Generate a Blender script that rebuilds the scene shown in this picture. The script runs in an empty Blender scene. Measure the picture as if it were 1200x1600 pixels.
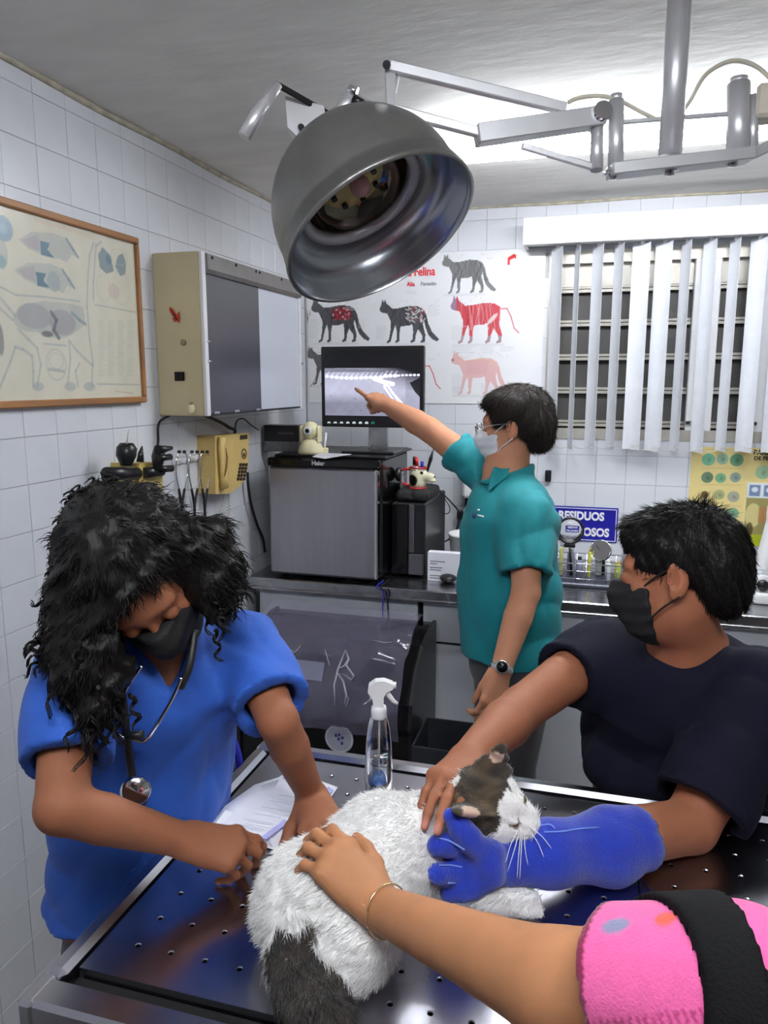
import bpy, math, random
import numpy as np
from mathutils import Vector, Matrix
# ------------------------------------------------------------------ camera, world, lights, exposure
SC = bpy.context.scene
COL = SC.collection
CAM = np.array([0.0, 0.0, 1.65]); YAW, PITCH, FPX = math.radians(16), math.radians(9.86), 1180.0
cam = bpy.data.cameras.new('camera'); camo = bpy.data.objects.new('camera', cam); COL.objects.link(camo)
camo.location = CAM; camo.rotation_euler = (math.pi/2-PITCH, 0, YAW)
cam.sensor_fit = 'VERTICAL'; cam.sensor_height = 36; cam.lens = FPX/1600*36; cam.clip_start = .02
SC.camera = camo
W = bpy.data.worlds.new('world'); SC.world = W; W.use_nodes = True
W.node_tree.nodes['Background'].inputs[0].default_value = (.012, .013, .018, 1)   # night outside
W.node_tree.nodes['Background'].inputs[1].default_value = 1.0
SC.view_settings.view_transform = 'Standard'; SC.view_settings.look = 'None'
SC.view_settings.gamma = 1; SC.view_settings.use_curve_mapping = False
SC.view_settings.exposure = 0.2
LIGHT_BACK, LIGHT_FRONT = 82.0, 80.0     # the two fluorescent fittings (emission of the tubes)
XL, YB, XR, YF, ZC = -1.36, 3.4, 1.75, -1.5, 2.385   # room box
rnd = random.Random(7); nrg = np.random.default_rng(11)

# ------------------------------------------------------------------ helpers
FWD = np.array([-math.sin(YAW)*math.cos(PITCH), math.cos(YAW)*math.cos(PITCH), -math.sin(PITCH)])
RGT = np.array([math.cos(YAW), math.sin(YAW), 0.0]); UPV = np.cross(RGT, FWD)
def ray(x, y): return FWD + RGT*(x-600)/FPX - UPV*(y-800)/FPX
def at(x, y, d): return CAM + ray(x, y)*d                       # measured picture point at distance d -> room point
def on(x, y, ax, v):                                            # measured picture point on a room plane -> room point
    r = ray(x, y); return CAM + r*((v-CAM[ax])/r[ax])
def V(*a): return np.array(a, float)
def nz(v): v = np.asarray(v, float); return v/(np.linalg.norm(v)+1e-12)
def lin(c): return tuple(((x/12.92) if x <= .04045 else ((x+.055)/1.055)**2.4) for x in c)
def rgb(r, g, b): return lin((r/255, g/255, b/255))

MATS = {}
def mat(name, col, rough=.5, metal=0.0, var=.06, scale=30, bump=0.0, bscale=80, emit=0.0, trans=0.0, ior=1.45, attr=False, aniso=0.0,
        stretch=(1, 1, 1), coat=0.0, sub=0.0, rvar=.0, spec=.5, alpha=1.0, sheen=0.0):
    if name in MATS: return MATS[name]
    m = bpy.data.materials.new(name); m.use_nodes = True; nt = m.node_tree; N = nt.nodes; L = nt.links
    b = N['Principled BSDF']; b.inputs['Roughness'].default_value = rough; b.inputs['Metallic'].default_value = metal
    b.inputs['IOR'].default_value = ior; b.inputs['Transmission Weight'].default_value = trans
    b.inputs['Coat Weight'].default_value = coat; b.inputs['Specular IOR Level'].default_value = spec
    b.inputs['Sheen Weight'].default_value = sheen; b.inputs['Alpha'].default_value = alpha
    if aniso: b.inputs['Anisotropic'].default_value = aniso
    if sub:
        b.inputs['Subsurface Weight'].default_value = sub; b.inputs['Subsurface Radius'].default_value = (.012, .004, .002); b.inputs['Subsurface Scale'].default_value = 1
    tc = N.new('ShaderNodeTexCoord'); mp = N.new('ShaderNodeMapping'); mp.inputs['Scale'].default_value = stretch
    L.new(tc.outputs['Object'], mp.inputs['Vector'])
    nz_ = N.new('ShaderNodeTexNoise'); nz_.inputs['Scale'].default_value = scale; nz_.inputs['Detail'].default_value = 4
    L.new(mp.outputs[0], nz_.inputs['Vector'])
    mx = N.new('ShaderNodeMix'); mx.data_type = 'RGBA'; mx.blend_type = 'MULTIPLY'; mx.inputs['Factor'].default_value = 1
    cr = N.new('ShaderNodeMapRange'); cr.inputs['From Min'].default_value = .3; cr.inputs['From Max'].default_value = .7
    cr.inputs['To Min'].default_value = 1-var; cr.inputs['To Max'].default_value = 1+var
    L.new(nz_.outputs['Fac'], cr.inputs['Value'])
    if attr:
        at_ = N.new('ShaderNodeAttribute'); at_.attribute_name = 'Col'; L.new(at_.outputs['Color'], mx.inputs['A'])
    else: mx.inputs['A'].default_value = (*col, 1)
    L.new(cr.outputs[0], mx.inputs['B']); L.new(mx.outputs['Result'], b.inputs['Base Color'])
    if rvar:
        rr = N.new('ShaderNodeMapRange'); rr.inputs['From Min'].default_value = .3; rr.inputs['From Max'].default_value = .7
        rr.inputs['To Min'].default_value = rough-rvar; rr.inputs['To Max'].default_value = rough+rvar
        L.new(nz_.outputs['Fac'], rr.inputs['Value']); L.new(rr.outputs[0], b.inputs['Roughness'])
    if emit:
        b.inputs['Emission Strength'].default_value = emit
        if attr: L.new(at_.outputs['Color'], b.inputs['Emission Color'])
        else: b.inputs['Emission Color'].default_value = (*col, 1)
    if bump:
        bn = N.new('ShaderNodeTexNoise'); bn.inputs['Scale'].default_value = bscale; bn.inputs['Detail'].default_value = 5
        L.new(mp.outputs[0], bn.inputs['Vector'])
        bp = N.new('ShaderNodeBump'); bp.inputs['Strength'].default_value = bump; bp.inputs['Distance'].default_value = .004
        L.new(bn.outputs['Fac'], bp.inputs['Height']); L.new(bp.outputs[0], b.inputs['Normal'])
    MATS[name] = m; return m

def wpos(o):
    p = np.zeros(3)
    while o is not None: p += np.array(o.location); o = o.parent
    return p
def tag(o, label=None, cat=None, group=None, kind=None):
    if label: o['label'] = label
    if cat: o['category'] = cat
    if group: o['group'] = group
    if kind: o['kind'] = kind
    return o
def thing(name, label, cat, loc, group=None):
    o = bpy.data.objects.new(name, None); COL.objects.link(o); o.location = loc; o.empty_display_size = .05
    return tag(o, label, cat, group)
def link_mesh(name, me, m, parent=None, loc=None):
    o = bpy.data.objects.new(name, me); COL.objects.link(o)
    if m is not None and not me.materials: me.materials.append(m)
    if parent is not None: o.parent = parent
    if loc is not None: o.location = loc
    return o
def raw(name, V_, F, m, parent=None, smooth=False, base=None, cols=None):
    """verts in room coordinates; re-based on the parent (or on base, or on their own bottom centre)"""
    V_ = np.asarray(V_, float)
    if parent is not None: org = wpos(parent); loc = None
    else:
        org = np.array(base, float) if base is not None else np.array([(V_[:, 0].min()+V_[:, 0].max())/2, (V_[:, 1].min()+V_[:, 1].max())/2, V_[:, 2].min()])
        loc = org
    me = bpy.data.meshes.new(name)
    if isinstance(F, np.ndarray):
        me.vertices.add(len(V_)); me.vertices.foreach_set('co', (V_-org).astype(np.float32).ravel())
        k = F.shape[1]; me.loops.add(F.size); me.loops.foreach_set('vertex_index', F.astype(np.int32).ravel())
        me.polygons.add(len(F)); me.polygons.foreach_set('loop_start', np.arange(0, F.size, k, dtype=np.int32))
        me.polygons.foreach_set('loop_total', np.full(len(F), k, np.int32)); me.update(calc_edges=True); me.validate()
    else: me.from_pydata((V_-org).tolist(), [], F)
    if smooth is True: me.polygons.foreach_set('use_smooth', [True]*len(me.polygons))
    elif smooth: me.polygons.foreach_set('use_smooth', list(smooth))
    if cols is not None:
        a = me.color_attributes.new('Col', 'FLOAT_COLOR', 'POINT')
        c = np.ones((len(V_), 4), np.float32); c[:, :3] = cols; a.data.foreach_set('color', c.ravel())
    me.update()
    return link_mesh(name, me, m, parent, loc)

def frame_to(d, up=(0, 0, 1)):
    d = nz(d); s = np.cross(d, up)
    if np.linalg.norm(s) < 1e-4: s = np.cross(d, (0, 1, 0))
    s = nz(s); return s, np.cross(s, d), d          # side, up', dir
class MB:
    def __init__(s): s.v = []; s.f = []; s.sm = []
    def add(s, v, f, smooth=False):
        n = len(s.v); s.v += [tuple(p) for p in v]; s.f += [tuple(i+n for i in q) for q in f]; s.sm += [smooth]*len(f); return s
    def box(s, lo, hi, c=.0, M=None):
        lo, hi = np.minimum(lo, hi), np.maximum(lo, hi); ctr = (lo+hi)/2; h = (hi-lo)/2; c = min(c, *(h*.95))
        if c <= 0:
            vs = [ctr+h*V(i, j, k) for k in (-1, 1) for j in (-1, 1) for i in (-1, 1)]
            fs = [(0, 2, 3, 1), (4, 5, 7, 6), (0, 1, 5, 4), (2, 6, 7, 3), (0, 4, 6, 2), (1, 3, 7, 5)]
        else:
            vs = []; idx = {}
            for k in (-1, 1):
                for j in (-1, 1):
                    for i in (-1, 1):
                        for a in range(3):
                            p = h*V(i, j, k)-c*V(i, j, k); p[a] += c*(i, j, k)[a]; idx[(i, j, k, a)] = len(vs); vs.append(ctr+p)
            fs = []
            for a in range(3):
                b, d = (a+1) % 3, (a+2) % 3
                for sg in (-1, 1):
                    q = []
                    for (x, y) in ((-1, -1), (1, -1), (1, 1), (-1, 1)):
                        t = [0, 0, 0]; t[a] = sg; t[b] = x; t[d] = y; q.append(idx[(*t, a)])
                    fs.append(tuple(q if sg > 0 else q[::-1]))
                    for (x, y) in ((-1, -1),):
                        pass
                for s1 in (-1, 1):
                    for s2 in (-1, 1):                      # edge along axis a between faces b and d
                        def K(sa, ax): t = [0, 0, 0]; t[a] = sa; t[b] = s1; t[d] = s2; return idx[(*t, ax)]
                        q = (K(-1, b), K(1, b), K(1, d), K(-1, d)); fs.append(q if s1*s2 > 0 else q[::-1])
            for i in (-1, 1):
                for j in (-1, 1):
                    for k in (-1, 1):
                        q = (idx[(i, j, k, 0)], idx[(i, j, k, 1)], idx[(i, j, k, 2)]); fs.append(q if i*j*k > 0 else q[::-1])
        vs = np.array(vs)
        if M is not None: vs = vs @ np.array(M)[:3, :3].T + np.array(M)[:3, 3]
        return s.add(vs, fs)
    def tube(s, pts, r, n=10, cap=True, sy=1.0, up=(0, 0, 1)):
        pts = [np.asarray(p, float) for p in pts]; m = len(pts); r = [r]*m if np.isscalar(r) else r
        T = [nz(pts[min(i+1, m-1)]-pts[max(i-1, 0)]) for i in range(m)]
        a, b, _ = frame_to(T[0], up); vs = []
        for i in range(m):
            a = a-T[i]*np.dot(a, T[i]); a = nz(a); b = np.cross(T[i], a)
            for k in range(n):
                t = 2*math.pi*k/n; vs.append(pts[i]+r[i]*(math.cos(t)*a+math.sin(t)*b*sy))
        fs = [(i*n+k, i*n+(k+1) % n, (i+1)*n+(k+1) % n, (i+1)*n+k) for i in range(m-1) for k in range(n)]
        s.add(vs, fs, True)
        if cap:
            o = len(s.v)-len(vs); s.f += [tuple(o+k for k in range(n))[::-1], tuple(o+(m-1)*n+k for k in range(n))]; s.sm += [False, False]
        return s
    def lathe(s, prof, org, ax, n=32, smooth=True, close=False, ends=True):
        """prof: (radius, height along ax) pairs"""
        a, b, d = frame_to(ax); org = np.asarray(org, float); vs = []
        for (r, h) in prof:
            for k in range(n):
                t = 2*math.pi*k/n; vs.append(org+d*h+r*(math.cos(t)*a+math.sin(t)*b))
        m = len(prof); rng = range(m if close else m-1)
        fs = [(i*n+k, ((i+1) % m)*n+k, ((i+1) % m)*n+(k+1) % n, i*n+(k+1) % n)[::-1] for i in rng for k in range(n)]
        o = len(s.v); s.add(vs, fs, smooth)
        if not close and ends:
            if prof[0][0] > 1e-5: s.f.append(tuple(o+k for k in range(n))[::-1]); s.sm.append(False)
            if prof[-1][0] > 1e-5: s.f.append(tuple(o+(m-1)*n+k for k in range(n))); s.sm.append(False)
        return s
    def prism(s, poly, org, ux, uy, t):
        """poly in the (ux, uy) plane from org, thickness t along ux x uy"""
        ux, uy = nz(ux), nz(uy); w = np.cross(ux, uy); n = len(poly); org = np.asarray(org, float)
        vs = [org+ux*x+uy*y for x, y in poly]+[org+ux*x+uy*y+w*t for x, y in poly]
        return s.add(vs, [tuple(range(n))[::-1], tuple(range(n, 2*n))]+[(i, (i+1) % n, n+(i+1) % n, n+i) for i in range(n)])
    def ball(s, c, r, n=14, m=9, axes=None):
        r = V(r, r, r) if np.isscalar(r) else np.asarray(r, float); A = np.eye(3) if axes is None else np.array(axes)
        vs = []
        for i in range(m+1):
            p = math.pi*i/m
            for k in range(n):
                t = 2*math.pi*k/n; vs.append(np.asarray(c)+(V(math.sin(p)*math.cos(t), math.sin(p)*math.sin(t), -math.cos(p))*r) @ A)
        return s.add(vs, [(i*n+k, i*n+(k+1) % n, (i+1)*n+(k+1) % n, (i+1)*n+k) for i in range(m) for k in range(n)], True)
    def build(s, name, m, parent=None, base=None, kind=None):
        o = raw(name, s.v, s.f, m, parent, s.sm, base)
        if kind: o['kind'] = kind
        return o
def spline(pts, n=8):
    P = [np.asarray(p, float) for p in pts]; P = [2*P[0]-P[1]]+P+[2*P[-1]-P[-2]]; out = []
    for i in range(1, len(P)-2):
        for k in range(n):
            t = k/n; out.append(.5*(2*P[i]+(P[i+1]-P[i-1])*t+(2*P[i-1]-5*P[i]+4*P[i+1]-P[i+2])*t*t+(3*P[i]-P[i-1]-3*P[i+1]+P[i+2])*t**3))
    return out+[P[-2]]
def text(name, s, size, org, ux, uy, m, parent, align='CENTER', th=.0006, bold=0.0, sx=1.0):
    cu = bpy.data.curves.new('t', 'FONT'); cu.body = s; cu.size = size; cu.align_x = align; cu.align_y = 'CENTER'; cu.extrude = th; cu.offset = bold; cu.resolution_u = 3
    o = bpy.data.objects.new('t', cu); COL.objects.link(o); bpy.context.view_layer.update()
    me = bpy.data.meshes.new_from_object(o.evaluated_get(bpy.context.evaluated_depsgraph_get()))
    bpy.data.objects.remove(o)
    n = len(me.vertices); co = np.empty(n*3, np.float32); me.vertices.foreach_get('co', co); co = co.reshape(-1, 3)
    ux, uy = nz(ux), nz(uy); w = np.cross(ux, uy); p = np.asarray(org)+np.outer(co[:, 0]*sx, ux)+np.outer(co[:, 1], uy)+np.outer(co[:, 2], w)-wpos(parent)
    me.vertices.foreach_set('co', p.astype(np.float32).ravel()); me.materials.clear(); me.name = name; me.update()
    return link_mesh(name, me, m, parent)

# ------------------------------------------------------------------ printed surfaces: a fine mesh whose vertices carry the print
class Canvas:
    def __init__(s, org, ux, uy, w, h, nx, ny, bg):
        s.org = np.asarray(org, float); s.ux = nz(ux); s.uy = nz(uy); s.w, s.h, s.nx, s.ny = w, h, nx, ny
        s.X, s.Y = np.meshgrid(np.linspace(0, w, nx), np.linspace(0, h, ny)); s.C = np.ones((ny, nx, 3))*np.array(bg)
        s.px = w/nx
    def blend(s, a, c): a = np.clip(a, 0, 1)[..., None]; s.C = s.C*(1-a)+np.array(c)*a
    def ell(s, cx, cy, rx, ry, c, a=1, rot=0, soft=1.2, ring=0):
        co, si = math.cos(rot), math.sin(rot); dx, dy = s.X-cx, s.Y-cy; u, v = (dx*co+dy*si)/rx, (-dx*si+dy*co)/ry
        d = (np.sqrt(u*u+v*v)-1)*min(rx, ry)
        if ring: d = abs(d)-ring
        s.blend(np.clip(.5-d/(s.px*soft), 0, 1)*a, c)
    def seg(s, p, q, r, c, a=1, soft=1.2, r2=None):
        r2 = r if r2 is None else r2; p, q = np.array(p, float), np.array(q, float); b = q-p
        h = np.clip(((s.X-p[0])*b[0]+(s.Y-p[1])*b[1])/(b@b+1e-12), 0, 1)
        d = np.hypot(s.X-p[0]-h*b[0], s.Y-p[1]-h*b[1])-(r+(r2-r)*h); s.blend(np.clip(.5-d/(s.px*soft), 0, 1)*a, c)
    def line(s, pts, r, c, a=1, soft=1.2):
        for p, q in zip(pts[:-1], pts[1:]): s.seg(p, q, r, c, a, soft)
    def rect(s, x0, y0, x1, y1, c, a=1):
        d = np.maximum(abs(s.X-(x0+x1)/2)-abs(x1-x0)/2, abs(s.Y-(y0+y1)/2)-abs(y1-y0)/2); s.blend(np.clip(.5-d/s.px, 0, 1)*a, c)
    def mask(s, pts):
        P = np.array(pts); ins = np.zeros(s.X.shape, bool); n = len(P)
        for i in range(n):
            (x1, y1), (x2, y2) = P[i], P[(i+1) % n]
            if y1 == y2: continue
            c = ((y1 > s.Y) != (y2 > s.Y)) & (s.X < (x2-x1)*(s.Y-y1)/(y2-y1)+x1); ins ^= c
        return ins
    def poly(s, pts, c, a=1): s.blend(s.mask(pts)*a, c)
    def noise(s, amt, k=40, seed=0, msk=None):
        r = np.random.default_rng(seed); n = np.zeros(s.X.shape)
        for _ in range(10):
            a, b, p = r.normal()*k, r.normal()*k, r.uniform(0, 6.3); n += np.sin(a*s.X+b*s.Y+p)
        n = 1+amt*n/3
        if msk is not None: n = np.where(msk, n, 1)
        s.C = np.clip(s.C*n[..., None], 0, 1)
    def build(s, name, m, parent, th=.001):
        w = np.cross(s.ux, s.uy); P = s.org+s.X.reshape(-1, 1)*s.ux+s.Y.reshape(-1, 1)*s.uy+w*th
        i = np.arange(s.nx*s.ny).reshape(s.ny, s.nx); F = np.stack([i[:-1, :-1], i[:-1, 1:], i[1:, 1:], i[1:, :-1]], -1).reshape(-1, 4)
        return raw(name, P, F, m, parent, False, None, s.C.reshape(-1, 3))

# ------------------------------------------------------------------ implicit bodies -> one continuous surface each
def smin(a, b, k):
    if k <= 0: return np.minimum(a, b)
    h = np.maximum(k-np.abs(a-b), 0)/k; return np.minimum(a, b)-h*h*k*.25
def smax(a, b, k): return -smin(-a, -b, k)
def cap(a, b, ra, rb=None):
    a = np.asarray(a, float); b = np.asarray(b, float); rb = ra if rb is None else rb; ba = b-a; L2 = ba@ba+1e-12
    def f(p):
        pa = p-a; h = np.clip(pa@ba/L2, 0, 1); return np.linalg.norm(pa-h[:, None]*ba, axis=1)-(ra+(rb-ra)*h)
    return f
def ell(c, r, A=None):
    c = np.asarray(c, float); r = np.asarray(r, float); A = np.eye(3) if A is None else np.array(A)   # rows of A: local axes
    def f(p):
        q = (p-c) @ A.T/r; k0 = np.linalg.norm(q, axis=1); k1 = np.linalg.norm(q/r, axis=1); return k0*(k0-1)/np.maximum(k1, 1e-9)
    return f
def stack(a, b, ra, rb, side):
    """elliptic tapered limb: ra, rb = (half width along side, half depth)"""
    a = np.asarray(a, float); b = np.asarray(b, float); ba = b-a; L2 = ba@ba; t = nz(ba); s = nz(np.asarray(side)-t*np.dot(side, t)); fr = np.cross(t, s)
    def f(p):
        pa = p-a; h = np.clip(pa@ba/L2, 0, 1); q = pa-h[:, None]*ba; rs = ra[0]+(rb[0]-ra[0])*h; rf = ra[1]+(rb[1]-ra[1])*h; m = np.minimum(rs, rf)
        k0 = np.sqrt((q@s/rs)**2+(q@fr/rf)**2+(q@t/m)**2); return (k0-1)*m
    return f
def plane(c, n):
    c = np.asarray(c, float); n = nz(n); return lambda p: (p-c)@n
def boxf(c, h, A=None, r=0.0):
    c = np.asarray(c, float); h = np.asarray(h, float)-r; A = np.eye(3) if A is None else np.array(A)
    def f(p):
        q = np.abs((p-c)@A.T)-h; return np.linalg.norm(np.maximum(q, 0), axis=1)+np.minimum(q.max(axis=1), 0)-r
    return f
def inter(*fs): return lambda p: np.max([f(p) for f in fs], axis=0)
def grow(f, k): return lambda p: f(p)-k
class Body:
    def __init__(s): s.ops = []; s.disp = None; s.margin = .004
    def u(s, f, k=.02): s.ops.append((f, 'u', k)); return s
    def sub(s, f, k=.004): s.ops.append((f, 's', k)); return s
    def cut(s, f, k=.003): s.ops.append((f, 'i', k)); return s
    def ev(s, p):
        d = np.full(len(p), 9.0)
        for f, o, k in s.ops:
            g = f(p); d = smin(d, g, k) if o == 'u' else smax(d, -g, k) if o == 's' else smax(d, g, k)
        return d if s.disp is None else d+s.disp(p)
    def mesh(s, lo, hi, h):
        B = 8; lo = np.asarray(lo, float); n = np.maximum(1, np.ceil((np.asarray(hi)-lo)/(h*B)).astype(int))
        gi = np.stack(np.meshgrid(*[np.arange(k) for k in n], indexing='ij'), -1).reshape(-1, 3); ctr = lo+(gi*B+(B-1)/2)*h
        R = B*h*.87; D0 = np.full(len(ctr), 9.0); pd = []
        for f, o, k in s.ops:
            g = f(ctr); pd.append(g); D0 = smin(D0, g, k) if o == 'u' else smax(D0, -g, k) if o == 's' else smax(D0, g, k)
        keep = np.abs(D0) < R*1.6+s.margin*2
        kc = gi[keep]; off = np.stack(np.meshgrid(*[np.arange(B)]*3, indexing='ij'), -1).reshape(1, -1, 3)
        P = lo+(kc[:, None, :]*B+off)*h; vals = np.full(P.shape[:2], 9.0)
        run = np.full(len(kc), 9.0)
        for (f, o, k), g in zip(s.ops, pd):
            g = g[keep]
            if o == 'u': m = g < D0[keep]+3*R+k+.03
            elif o == 's': m = g < 3*R+k
            else: m = g > -3*R-k
            if not m.any(): continue
            e = f(P[m].reshape(-1, 3)).reshape(-1, B**3); v = vals[m]
            vals[m] = smin(v, e, k) if o == 'u' else smax(v, -e, k) if o == 's' else smax(v, e, k)
        if s.disp is not None: vals += s.disp(P.reshape(-1, 3)).reshape(vals.shape)
        G = np.repeat(np.repeat(np.repeat(D0.reshape(n).astype(np.float32), B, 0), B, 1), B, 2)
        G6 = G.reshape(n[0], B, n[1], B, n[2], B)
        G6[kc[:, 0], :, kc[:, 1], :, kc[:, 2], :] = vals.reshape(-1, B, B, B)
        G = G6.reshape(n*B); S = G < 0
        c = np.zeros(np.array(S.shape)-1, np.int8)
        for i in (0, 1):
            for j in (0, 1):
                for k in (0, 1): c += S[i:S.shape[0]-1+i, j:S.shape[1]-1+j, k:S.shape[2]-1+k]
        act = np.argwhere((c > 0) & (c < 8)); idx = np.full(c.shape, -1, np.int32); idx[tuple(act.T)] = np.arange(len(act))
        C8 = np.array([(i, j, k) for i in (0, 1) for j in (0, 1) for k in (0, 1)]); cv = np.stack([G[tuple((act+q).T)] for q in C8], 1)
        acc = np.zeros((len(act), 3)); cnt = np.zeros(len(act))
        for a in range(8):
            for b in range(a+1, 8):
                if np.abs(C8[a]-C8[b]).sum() != 1: continue
                x = (cv[:, a] < 0) != (cv[:, b] < 0); t = np.where(x, cv[:, a]/np.where(x, cv[:, a]-cv[:, b], 1), 0)
                acc += np.where(x[:, None], C8[a]+(C8[b]-C8[a])*t[:, None], 0); cnt += x
        VV = lo+(act+acc/np.maximum(cnt, 1)[:, None])*h; Q = []
        for ax in range(3):
            sl0 = [slice(None)]*3; sl1 = [slice(None)]*3; sl0[ax] = slice(0, -1); sl1[ax] = slice(1, None)
            x = S[tuple(sl0)] != S[tuple(sl1)]; e = np.argwhere(x); b, d = (ax+1) % 3, (ax+2) % 3
            e = e[(e[:, b] > 0) & (e[:, d] > 0) & (e[:, b] < c.shape[b]) & (e[:, d] < c.shape[d])]
            eb = np.zeros(3, int); eb[b] = 1; ed = np.zeros(3, int); ed[d] = 1
            q = np.stack([idx[tuple((e-eb-ed).T)], idx[tuple((e-ed).T)], idx[tuple(e.T)], idx[tuple((e-eb).T)]], 1)
            fl = ~S[tuple(e.T)]; q[fl] = q[fl][:, ::-1]; Q.append(q)
        Q = np.concatenate(Q); Q = Q[(Q >= 0).all(1)]
        return VV, Q
    def build(s, name, m, parent, lo, hi, h, paint=None, base=None, bg=None, smooth_it=1):
        v, q = s.mesh(lo, hi, h)
        for _ in range(smooth_it):                      # light relaxation along the surface
            a = np.zeros_like(v); n = np.zeros(len(v))
            for i in range(4):
                j = (i+1) % 4
                np.add.at(a, q[:, i], v[q[:, j]]); np.add.at(n, q[:, i], 1); np.add.at(a, q[:, j], v[q[:, i]]); np.add.at(n, q[:, j], 1)
            v = v*.5+.5*a/np.maximum(n, 1)[:, None]
        cols = None
        if bg is not None:
            cols = np.ones((len(v), 3))*np.array(bg)
            for fn in (paint or []): cols = fn(v, cols)
        s.v, s.q = v, q
        return raw(name, v, q, m, parent, True, base, cols)
def dot(c, r, col, soft=.3, a=1.0):
    c = np.asarray(c, float); col = np.array(col); rr = r
    def f(v, C):
        d = np.linalg.norm((v-c)/rr, axis=1) if not np.isscalar(rr) else np.linalg.norm(v-c, axis=1)/rr
        w = np.clip((1-d)/soft, 0, 1)*a; return C*(1-w[:, None])+col*w[:, None]
    return f
def ripple(amp, ks, seed=0):
    r = np.random.default_rng(seed); Kv = [(r.normal(size=3)*k, r.uniform(0, 6.3), amp/len(ks)*1.6) for k in ks]
    def f(p):
        d = np.zeros(len(p)); w = 0
        for K, ph, a in Kv: w = np.sin(p@K+ph+w*1.3); d += a*w
        return d
    return f
def folds(amp, items, seed=0):
    """cloth creases: (direction, frequency) pairs, warped, faded in and out over the cloth"""
    r = np.random.default_rng(seed); T = []
    for d, fq in items:
        d = nz(d); a = nz(np.cross(d, r.normal(size=3))); T.append((d*fq, a*fq*.35, r.uniform(0, 6.3), r.normal(size=3)*9, r.uniform(0, 6.3)))
    def f(p):
        o = np.zeros(len(p))
        for k, a, ph, m, pm in T:
            x = np.sin(p@k+ph+1.6*np.sin(p@a+pm)); w = np.clip(.5+.9*np.sin(p@m+pm), 0, 1); o += w*(np.abs(x)**.6-.6)
        return -amp*o
    return f
def strands(name, m, parent, roots, dirs, length, r, seg=3, grav=.0, curl=.0, seed=0, sides=3, col=None, lvar=.3, kind='stuff'):
    g = np.random.default_rng(seed); n = len(roots); L = length*(1+lvar*g.uniform(-1, 1, n))
    d = dirs/np.linalg.norm(dirs, axis=1, keepdims=True); P = [roots]; up = np.array([0, 0, -1.0])
    ph = g.uniform(0, 6.3, n); ax1 = np.cross(d, g.normal(size=(n, 3))); ax1 /= np.linalg.norm(ax1, axis=1, keepdims=True); ax2 = np.cross(d, ax1)
    for i in range(seg):
        t = (i+1)/seg; d = d+up*grav/seg; d /= np.linalg.norm(d, axis=1, keepdims=True)
        P.append(P[-1]+d*(L/seg)[:, None]+(curl*((np.cos(ph+t*7))[:, None]*ax1+np.sin(ph+t*7)[:, None]*ax2) if curl else 0))
    vs = []; 
    for i in range(seg+1):
        w = r*(1-i/seg*.9)
        for k in range(sides):
            a = 2*math.pi*k/sides; vs.append(P[i]+w*(math.cos(a)*ax1+math.sin(a)*ax2))
    vs = np.stack(vs, 1).reshape(-1, 3); K = sides*(seg+1); b = (np.arange(n)*K)[:, None]; F = []
    for i in range(seg):
        for k in range(sides): F.append(b+np.array([[i*sides+k, i*sides+(k+1) % sides, (i+1)*sides+(k+1) % sides, (i+1)*sides+k]]))
    o = raw(name, vs, np.concatenate(F), m, parent, True, None, None if col is None else np.repeat(col, K, 0))
    if kind: o['kind'] = kind
    return o
def surf_samples(v, q, n, seed=0, f=None):
    g = np.random.default_rng(seed); a, b, c, d = (v[q[:, i]] for i in range(4)); nn = np.cross(c-a, d-b); ar = np.linalg.norm(nn, axis=1)
    ok = ar > 0
    if f is not None: ok &= f((a+b+c+d)/4, nn/np.maximum(ar, 1e-12)[:, None])
    w = np.where(ok, ar, 0); i = g.choice(len(q), n, p=w/w.sum()); u, t = g.uniform(size=(2, n, 1))
    return (a[i]*(1-u)+b[i]*u)*(1-t)+(d[i]*(1-u)+c[i]*u)*t, nn[i]/ar[i][:, None]

# ================================================================== MATERIALS
m_tile = mat('glazed_tile', rgb(214, 216, 222), .18, var=.03, scale=6, bump=.05, bscale=9, rvar=.04)
m_grout = mat('grout', rgb(188, 186, 184), .9, var=.15, scale=60)
m_plaster = mat('ceiling_plaster', rgb(226, 224, 220), .85, var=.06, scale=5, bump=.5, bscale=11, stretch=(1, 2.2, 1))
m_floor = mat('floor_terrazzo', rgb(120, 116, 110), .4, var=.2, scale=60)
m_wallpaint = mat('wall_paint', rgb(150, 152, 150), .8, var=.05)
m_dark = mat('dark_room_side', rgb(70, 70, 74), .8, var=.2, scale=3)
m_caulk = mat('yellowed_caulk', rgb(172, 165, 148), .7, var=.25, scale=25)
m_steel = mat('brushed_steel', rgb(176, 176, 180), .24, 1.0, var=.10, scale=14, stretch=(1, 30, 1), rvar=.06)
m_tabsteel = mat('table_steel', rgb(176, 176, 184), .24, 1.0, var=.10, scale=6, rvar=.05, bump=.06, bscale=5)
m_fridge = mat('fridge_steel', rgb(178, 176, 182), .36, 1.0, var=.06, scale=5, stretch=(8, 1, .4), rvar=.05)
m_alu = mat('cast_aluminium', rgb(200, 200, 203), .38, .55, var=.04, scale=20)
m_lampgrey = mat('hammered_grey_enamel', rgb(112, 111, 108), .33, .65, var=.05, scale=40, bump=.15, bscale=200)
m_lampin = mat('polished_reflector', rgb(180, 183, 190), .26, 1.0, var=.05, scale=5)
m_blackp = mat('black_plastic', rgb(24, 24, 26), .35, var=.1)
m_blackg = mat('black_gloss', rgb(10, 10, 12), .12, var=.05)
m_blackm = mat('black_matt', rgb(18, 18, 20), .7, var=.2)
m_rubber = mat('black_rubber', rgb(20, 20, 22), .5, var=.1)
m_white = mat('white_enamel', rgb(222, 222, 224), .35, var=.02)
m_whitep = mat('white_plastic', rgb(235, 235, 235), .4, var=.02)
m_cab = mat('white_laminate', rgb(205, 208, 216), .35, var=.03, scale=4)
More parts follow.
